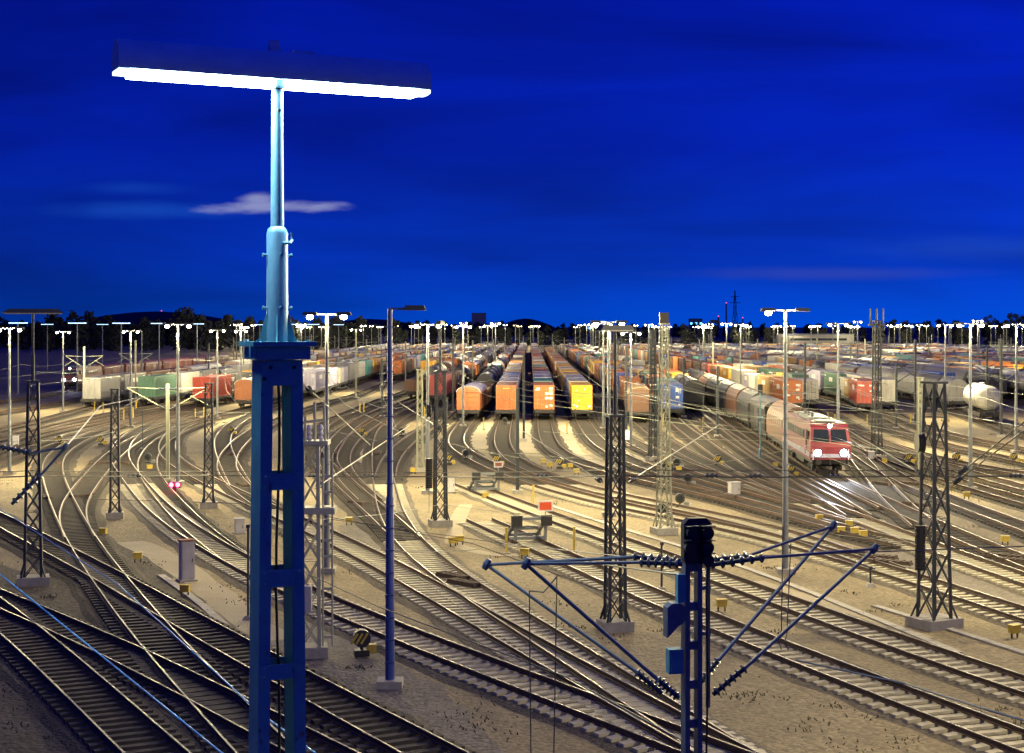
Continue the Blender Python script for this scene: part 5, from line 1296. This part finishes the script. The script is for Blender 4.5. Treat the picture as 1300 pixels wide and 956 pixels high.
def mk_box():
    root = E('track_box', '', 'track box', group='yellow boxes beside the tracks'); m = MB(); m.box((0, 0, .32), (.40, .24, .26)); m.box((0, 0, .47), (.44, .28, .04)); m.build('housing', M_yellow, root)
    l = MB()
    for s_ in (-.14, .14): l.box((s_, 0, .1), (.05, .05, .2))
    l.build('leg', M_black, root); return root
BX = Proto(mk_box)
BL = [(525, 602, 'foot of the pale lattice mast by the dark blue mast'), (666, 709, 'right of the bright buffer stop'), (575, 694, 'below the lattice mast with weights'), (584, 692, 'pair below the lattice mast with weights, right'), (443, 667, 'beside the sharp curve'), (690, 590, 'between orange and yellow rows'), (698, 595, 'left of the striped lantern at the orange row'), (724, 596, 'right of the striped lantern at the orange row'), (732, 603, 'below the yellow row track'),
      (131, 682, 'by the slip, near the squat lattice mast'), (175, 714, 'between slip and grey cabinet'), (235, 757, 'below the grey rusty-lidded cabinet'), (190, 598, 'under the drum lantern at left'), (1078, 672, 'left of three below the locomotive'), (1085, 681, 'middle of three below the locomotive'), (1096, 685, 'right of three below the locomotive'), (1040, 664, 'beside the lit-left lamp mast'), (916, 776, 'right of the signal mast'), (1068, 680, 'lower left of the yellow trio'), (1276, 692, 'by the right picture edge'), (1288, 810, 'in the lower right corner'), (1227, 634, 'at the foot of the right lamp mast'), (1123, 590, 'foot of the forked lattice mast'), (1163, 588, 'next to the ladder mast lantern'), (1297, 590, 'beside the rightmost striped lantern'), (862, 600, 'right of the pale mast lantern'), (985, 595, 'left of the locomotive lights'), (616, 635, 'left of the dim buffer stop'), (134, 566, 'by the left lantern')]
for px, py, lab in BL:
    g = G(px, py); BX.at((g.x, g.y, 0), rnd.uniform(-.5, .5), 'small yellow track box ' + lab)
def mk_post():
    root = E('marker_post', '', 'marker post', group='yellow marker posts'); m = MB(); m.box((0, 0, .65), (.12, .12, 1.3)); m.box((0, 0, 1.32), (.16, .16, .06)); m.build('post', M_yellow, root)
    b = MB(); b.box((0, 0, .05), (.3, .3, .12)); b.build('foot', M_concrete, root); return root
MP = Proto(mk_post)
for px, py, lab in [(157, 534, 'left of the lamp mast at the left pale container'), (169, 531, 'right of the lamp mast at the left pale container'), (248, 533, 'before the red-orange container'), (259, 531, 'right one before the red-orange container'), (120, 523, 'before the pale grey container'), (131, 524, 'right one before the pale grey container'), (173, 521, 'behind the left lamp mast'), (614, 546, 'between round-roofed wagon and ribbed container'), (720, 551, 'left of the yellow container track'), (457, 525, 'before the blue-grey containers, left'), (462, 524, 'before the blue-grey containers, right'),
                    (893, 545, 'below the black wagon'), (842, 540, 'in front of the blue container'), (831, 572, 'at the slim dark lattice mast'), (1051, 538, 'left of the right-hand lamp mast'), (1060, 541, 'close to the right-hand lamp mast'), (1101, 542, 'before the red container'), (1139, 543, 'before the cream container at right'), (1156, 541, 'left of the stout lattice mast top'), (1203, 541, 'left of the white tank wagon'), (677, 643, 'right of the dim buffer stop'), (729, 703, 'left of the T-lamp lattice mast'), (643, 704, 'left of the bright buffer stop'), (539, 530, 'beside the lattice masts in the centre')]:
    g = G(px, py); MP.at((g.x, g.y, 0), rnd.uniform(-.3, .3), 'yellow marker post ' + lab)
# brown point-motor covers
def mk_cover():
    o = MB(); o.box((0, 0, .14), (1.9, .55, .16), taper=.9)
    for k in range(6): o.box((-.8 + k * .32, 0, .235), (.12, .56, .03))
    o = o.build('point_cover', M_motor); return tag(o, '', 'point cover', 'brown point covers between rails')
cv = None
for px, py, rz, lab in [(76, 592, 1.9, 'among the left curves'), (126, 592, .9, 'left of the squat lattice mast'), (161, 592, 2.2, 'right of the squat lattice mast'), (60, 636, 1.9, 'left of the crossing by the left lattice mast'), (104, 634, 1.1, 'right of the crossing at left'), (298, 580, 1.0, 'left of the tall blue mast'), (308, 620, 2.0, 'lower left of the tall blue mast'), (425, 579, 1.6, 'right of the switchgear mast'), (480, 578, 1.6, 'left of the dark blue mast'), (512, 576, 1.2, 'right of the dark blue mast'), (455, 643, 2.2, 'on the sharp curve'), (575, 738, 2.3, 'long one on the pale turnout'), (590, 747, 2.3, 'second long one on the pale turnout'),
                        (1121, 618, 2.0, 'in the crossover right of the locomotive'), (1160, 618, 2.4, 'left of the stout lattice mast'), (1163, 645, 2.2, 'below the crossover'), (918, 635, 2.6, 'by the double relay cabinet'), (905, 630, 2.6, 'left of the double relay cabinet'), (1115, 713, 2.6, 'on the pale sleepers at right'), (1133, 720, 2.6, 'second on the pale sleepers at right'), (1275, 712, 2.5, 'near the right edge'), (1290, 718, 2.5, 'at the right edge')]:
    g = G(px, py)
    if cv is None: cv = mk_cover(); o = cv
    else: o = cv.copy(); COL.objects.link(o)
    o.location = (g.x, g.y, .1); o.rotation_euler = (0, 0, rz); o['label'] = 'rusty brown point cover ' + lab
# red ground signal
g = G(222, 627); root = E('ground_signal', 'low ground signal glowing red near the pale catenary pole', 'ground signal', (g.x, g.y, 0))
m = MB(); m.box((0, 0, .25), (.25, .2, .5)); m.build('post', M_black, root); m = MB(); m.box((0, 0, .62), (.8, .25, .38)); hd = m.build('head', M_black, root)
for s_ in (-.22, .22):
    m = MB(); m.rod((s_, -.126, .62), (s_, -.17, .62), [(0, .15), (1, .13)], 14); m.build('lens', M_red_on, hd)
g_red = (g.x, g.y - .6, .7)
# slim signal post at the locomotive
g = G(965, 585); root = E('signal_post', 'slim bluish signal post left of the red locomotive', 'signal post', (g.x, g.y, 0))
m = MB(); m.tube([(0, 0, 0), (0, 0, 1.0), (0, 0, 1.05), (0, 0, 6.0)], [.12, .12, .07, .05], 8); m.build('post', M_mast_upper, root)
m = MB(); m.rod((0, 0, 3.4), (0, 0, 3.75), [(0, .08), (.5, .25), (1, .25)], 12); m.build('collar', M_mast_upper, root)
m = MB(); m.box((0, 0, 6.1), (.4, .3, .7)); m.build('head', M_black, root)
for px, py, pt, lab in [(181, 571, 522, 'thin dark post with a broad foot left of the pale catenary pole'), (315, 787, 668, 'thin post just left of the blue lamp mast'), (1105, 745, 721, 'short grey post on the sand at lower right'), (840, 750, 690, 'thin dark post left of the signal mast'), (758, 519, 470, 'thin pole right of the yellow container'), (893, 552, 500, 'thin post by the black wagon track'), (568, 540, 505, 'thin post left of the round-roofed wagon')]:
    g = G(px, py); root = E('thin_post', lab, 'post', (g.x, g.y, 0)); H = (py - pt) / F * g.y; m = MB(); m.tube([(0, 0, 0), (0, 0, H)], .045, 6); m.build('pole', M_mast_dark, root)
    m = MB(); m.box((0, 0, .08), (.45, .45, .18), taper=.5); m.build('foot', M_concrete, root); m = MB(); m.box((0, 0, H), (.16, .12, .12)); m.build('cap', M_mast_dark, root)
for n, (pix, lab) in enumerate([([(330, 842), (290, 800), (250, 764), (200, 728)], 'concrete cable trough running beside the grey cabinet'), ([(690, 640), (790, 672), (900, 706), (1000, 742), (1110, 786), (1230, 836)], 'long concrete cable trough between the two stub tracks'), ([(1110, 770), (1200, 798), (1330, 840)], 'concrete cable trough in front of the concrete block mast')]):
    q = catmull([tuple(G(*p_)[:2]) for p_ in pix], 1.0, 4); m = MB()
    for k in range(len(q) - 1):
        a, b = q[k], q[k + 1]; m.box(((a[0] + b[0]) / 2, (a[1] + b[1]) / 2, .03), (float(np.hypot(*(b - a))) - .03, .34, .08), math.atan2(b[1] - a[1], b[0] - a[0]))
    tag(m.build('cable_trough', M_concrete), lab, 'cable trough', 'cable troughs in the ground')
# dry tufts
m = MB(); rt = random.Random(5)
for _ in range(500):
    px, py = rt.choice([(1215, 622), (1190, 615), (1290, 590), (1240, 612), (1275, 634)]); g = G(px + rt.gauss(0, 14), py + rt.gauss(0, 2.5)); a = rt.uniform(0, 6.28); h = rt.uniform(.15, .55)
    m.add([(g.x - .02, g.y, 0), (g.x + .02, g.y, 0), (g.x + math.cos(a) * h * .5, g.y + math.sin(a) * h * .5, h)], [(0, 1, 2)])
m.build('dry_grass', pmat('dry_grass', (.16, .13, .05), .9))['kind'] = 'stuff'
m = MB()
for _ in range(300):
    cx_, cy_ = rt.uniform(-200, 1500), 520 + 440 * rt.random()
    g0 = G(cx_, cy_); sp_ = rt.uniform(.1, .6)
    for _ in range(rt.randint(5, 22)):
        gx_, gy_ = g0.x + rt.gauss(0, sp_), g0.y + rt.gauss(0, sp_); a = rt.uniform(0, 6.28); h = rt.uniform(.03, .13)
        m.add([(gx_ - .025, gy_, 0), (gx_ + .025, gy_, 0), (gx_ + math.cos(a) * h * .7, gy_ + math.sin(a) * h * .7, h)], [(0, 1, 2)])
m.build('weeds', pmat('weeds', (.07, .07, .03), .9))['kind'] = 'stuff'

# ------------------------------------------------------------------ horizon: woods, hill, trees, far works
M_leaf = pmat('far_foliage', (.014, .018, .012), 0.95, 0, (.008, .011, .008), .05, .8)
M_bark = pmat('bark', (.02, .018, .015), 0.9)
M_hill = pmat('hill_grass', (.018, .021, .014), 0.95, 0, (.011, .013, .010), .02, .8)
def clump(m, c, r, n, rt, size):
    for _ in range(n):
        d = Vector((rt.gauss(0, 1), rt.gauss(0, 1), rt.gauss(0, 1))).normalized() * r * rt.random() ** .45
        p0 = Vector(c) + Vector((d.x, d.y, d.z * .8)); a = Vector((rt.gauss(0, 1), rt.gauss(0, 1), rt.gauss(0, 1))).normalized() * size * rt.uniform(.5, 1.2); b = a.orthogonal().normalized() * size * .6
        m.add([p0 - a, p0 + b, p0 + a, p0 - b], [(0, 1, 2, 3)])
rt = random.Random(3)
def wood(name, x0, x1, Y, hfun, step, size, n):
    m = MB(); x = x0
    while x < x1:
        h = hfun(x) * rt.uniform(.75, 1.15); yy = Y + rt.uniform(-40, 60)
        for z in np.arange(h * .12, h, h * .22): clump(m, (x, yy, z), h * .22, n, rt, size)
        clump(m, (x, yy, h * .9), h * .15, n, rt, size * .8); x += step * rt.uniform(.6, 1.2)
    o = m.build(name, M_leaf); o['kind'] = 'stuff'; return o
def pyx(h0, Y): return lambda x: CAM_H - (h0(650 + F * x / Y) - HZ) / F * Y
def hl(px):
    pts = [(-60, 404), (0, 408), (120, 400), (180, 402), (250, 397), (330, 404), (420, 405), (500, 407), (590, 405), (605, 396), (620, 405), (650, 413)]
    return float(np.interp(px, [a for a, b in pts], [b for a, b in pts]))
wood('woods', -345, -60, 850, pyx(hl, 850), 5.5, 1.5, 30)
wood('woods', -330, -80, 760, pyx(lambda q: hl(q) + 7, 760), 6, 1.5, 26)
wood('woods', -330, 340, 960, pyx(lambda q: 416 + 1.2 * math.sin(q * .05), 960), 5.5, 1.4, 22)
wood('woods', -640, 720, 1750, pyx(lambda q: 409 if q < 700 else (412 if q < 1150 else 408), 1750), 7, 2.2, 16)
# mounds
for X0, R_, H_, Y_ in ((17 * 1.0, 75, 22, 2000), (-190, 160, 22, 2100), (-520, 260, 34, 2300)):
    m = MB(); n = 40; rings = 8
    vs = [(X0, Y_, H_)]
    for r in range(1, rings + 1):
        t = r / rings; z = H_ * (math.cos(t * PI) * .5 + .5) - .2
        for k in range(n): vs.append((X0 + math.cos(2 * PI * k / n) * R_ * t, Y_ + math.sin(2 * PI * k / n) * R_ * t, z))
    fs = [(0, 1 + k, 1 + (k + 1) % n) for k in range(n)]
    for r in range(rings - 1):
        for k in range(n): a = 1 + r * n + k; b = 1 + r * n + (k + 1) % n; fs.append((a, a + n, b + n, b))
    m.add(vs, fs); m.build('hill', M_hill, None, True)['kind'] = 'structure'
def tree(px, pyt, Y, label, wd):
    g = P(px, HZ, Y); H = CAM_H - (pyt - HZ) / F * Y; root = E('broadleaf_tree', label, 'tree', (g.x, Y, 0), 0, 'trees on the right horizon')
    m = MB(); m.tube([(0, 0, 0), (.3, 0, H * .4), (.1, .2, H * .75)], [.5, .35, .15], 7)
    for k in range(6): a = k * 1.05; m.tube([(.2, 0, H * (.3 + .06 * k)), (math.cos(a) * wd * .6, math.sin(a) * wd * .6, H * (.55 + .06 * k))], [.2, .06], 5)
    m.build('trunk', M_bark, root); c_ = MB()
    for k in range(14): a = rt.uniform(0, 6.28); q = rt.uniform(.1, .9) * wd; clump(c_, (math.cos(a) * q, math.sin(a) * q, H * rt.uniform(.4, .92)), wd * .42, 42, rt, .7)
    c_.build('crown', M_leaf, root)
for n, (px, pt, wd) in enumerate([(1258, 398, 4.5), (1272, 403, 4), (1287, 397, 5), (1299, 400, 5), (1132, 404, 4), (1145, 406, 4), (905, 405, 4), (870, 407, 4)]):
    tree(px, pt, 1000, 'dark bare-looking tree on the right horizon, %s' % ['tallest of the group at the edge, left', 'lower one between the two tallest', 'second tallest near the corner', 'at the picture edge', 'alone right of the forked mast', 'right of that lone tree', 'below the blue lit works', 'left of the blue lit works'][n], wd)
# power pylon, chimneys, works
g = P(933, HZ, 2600); root = E('power_pylon', 'distant power pylon standing against the sky right of centre', 'pylon', (g.x, 2600, 0)); Hp = CAM_H + (HZ - 369) / F * 2600
m = MB(); lattice(m, None, 0, Hp, 9, 1.2, .4, brace=.55, step=3); m.build('lattice_tower', M_mast_dark, root)
m = MB()
for z, w_ in ((Hp * .72, 9), (Hp * .86, 7)): m.beam((-w_, 0, z), (w_, 0, z), .7, .9)
m.build('cross_arm', M_mast_dark, root)
for px, pt, r in ((922, 385, 1.1), (912, 402, 1.4), (943, 404, 1.0), (205, 395, .8)):
    g = P(px, HZ, 2400); root = E('chimney', 'thin distant chimney on the horizon at ' + {922: 'the left of the pylon', 912: 'some way left of the pylon, short', 943: 'the right of the pylon, short', 205: 'the left woods'}[px], 'chimney', (g.x, 2400, 0)); H = CAM_H + (HZ - pt) / F * 2400
    m = MB(); m.tube([(0, 0, 0), (0, 0, H)], [r * 1.3, r], 10); m.build('shaft', M_concrete, root)
    m = MB(); m.rod((0, 0, H), (0, 0, H + 1.2), [(0, .9), (1, .6)], 8); m.build('warning_light', M_red_far, root)
def works(px, pw, pt, Y, label, lit):
    g = P(px, HZ, Y); wd = pw / F * Y; H = CAM_H + (HZ - pt) / F * Y; root = E('works_building', label, 'building', (g.x, Y, 0), 0, 'distant buildings on the horizon')
    m = MB(); m.box((0, 0, H / 2), (wd, 14, H)); m.build('wall', M_concrete, root); m = MB(); m.box((0, 0, H + .3), (wd + 1, 15, .58)); m.build('roof', M_black, root)
    for k in range(lit):
        m = MB(); m.box((-wd * .38 + k * wd * .76 / max(1, lit - 1), -7.04, H * .72), (wd * .5 / lit, .06, H * .12)); m.build('window', M_blue_far, root)
works(883, 16, 405, 2200, 'blue-lit works building on the horizon right of the pale lattice mast', 3)
works(608, 18, 398, 1900, 'dark building silhouette on the woods left of centre', 0)
works(1165, 22, 411, 2100, 'low blue-lit building on the horizon behind the stout mast', 3)
works(760, 26, 413, 1900, 'long low building at the far end of the yard', 2)
def shed(px, py, w_, d_, h_, label):
    g = G(px, py); root = E('shed', label, 'building', (g.x, g.y, 0), 0, 'distant buildings on the horizon'); m = MB(); m.box((0, 0, h_ / 2), (w_, d_, h_)); m.build('wall', cmat('grey'), root)
    m = MB(); m.box((0, 0, h_ + .2), (w_ + 1, d_ + 1, .4)); m.build('roof', cmat('navy'), root); m = MB(); m.box((0, -d_ / 2 - .03, h_ * .6), (w_ * .8, .05, h_ * .18)); m.build('window', M_glass_dark, root)
shed(1035, 440, 40, 20, 7, 'low blue-roofed shed across the right yard')
shed(470, 437, 16, 12, 6, 'small shed beyond the left container rows')

# ------------------------------------------------------------------ lights
def point(x, y, z, e_, col, r=.18):
    l = bpy.data.lights.new('lamp_light', 'POINT'); l.energy = e_; l.color = col; l.shadow_soft_size = r
    o = bpy.data.objects.new('lamp_light', l); COL.objects.link(o); o.location = (x, y, z); return o
E0 = 26500
LIGHTS += [(15.5, 38, 12, .16), (27, 64, 12, .35), (44, 100, 12, .4), (-30, 84, 12, .04), (3, 22, 13.5, .04)]  # added unseen lamps, no masts built for them, brightening the near ground
for x, y, z, k in LIGHTS:
    if y < 90 and k == 1.0: k = .44
    elif 90 < y < 120: k *= 1.15
    elif 120 < y < 188: k *= 1.5
    elif y < 290: k *= 1.6
    elif y >= 290: k *= 1.5
    point(x, y, z, E0 * k, (1.0, .85, .47))
for n, ((x, y, a), z) in enumerate(HEADL):
    l = bpy.data.lights.new('headlight_beam', 'SPOT'); l.energy = (6000, 1200)[n]; l.color = (.78, .85, 1.0); l.spot_size = math.radians(70); l.spot_blend = 1.0; l.shadow_soft_size = .15
    o = bpy.data.objects.new('headlight_beam', l); COL.objects.link(o); o.location = (x, y, z)
    d = Vector((-math.cos(a), -math.sin(a), -.22)); o.rotation_euler = d.to_track_quat('-Z', 'Y').to_euler()
point(*g_red, 60, (1, .03, .12), .1)
# the tube lamp of the foreground mast lights the mast under it
for s_ in (-1, 1):
    l = bpy.data.lights.new('tube_light', 'AREA'); l.shape = 'RECTANGLE'; l.size = 1.6; l.size_y = .2; l.energy = 190; l.color = (.55, .80, 1.0)
    o = bpy.data.objects.new('tube_light', l); COL.objects.link(o)
    o.location = (gx + math.cos(RZ) * s_ * .9, YL + math.sin(RZ) * s_ * .9, zl - .06); o.rotation_euler = (0, 0, RZ)
sun = bpy.data.lights.new('sun', 'SUN'); sun.energy = 0.02; sun.angle = math.radians(20); sun.color = (.5, .65, 1); so = bpy.data.objects.new('sun', sun); COL.objects.link(so); so.rotation_euler = (math.radians(60), 0, math.radians(25))

# ------------------------------------------------------------------ render
sc.render.engine = 'CYCLES'
sc.view_settings.view_transform = 'Standard'; sc.view_settings.look = 'None'; sc.view_settings.gamma = 1; sc.view_settings.exposure = 0; sc.view_settings.use_curve_mapping = False
cy = sc.cycles
cy.use_denoising = True
try: cy.denoiser = 'OPENIMAGEDENOISE'
except Exception: pass
cy.max_bounces = 4; cy.diffuse_bounces = 2; cy.glossy_bounces = 2; cy.use_light_tree = True; cy.sample_clamp_indirect = 4; cy.caustics_reflective = False; cy.caustics_refractive = False
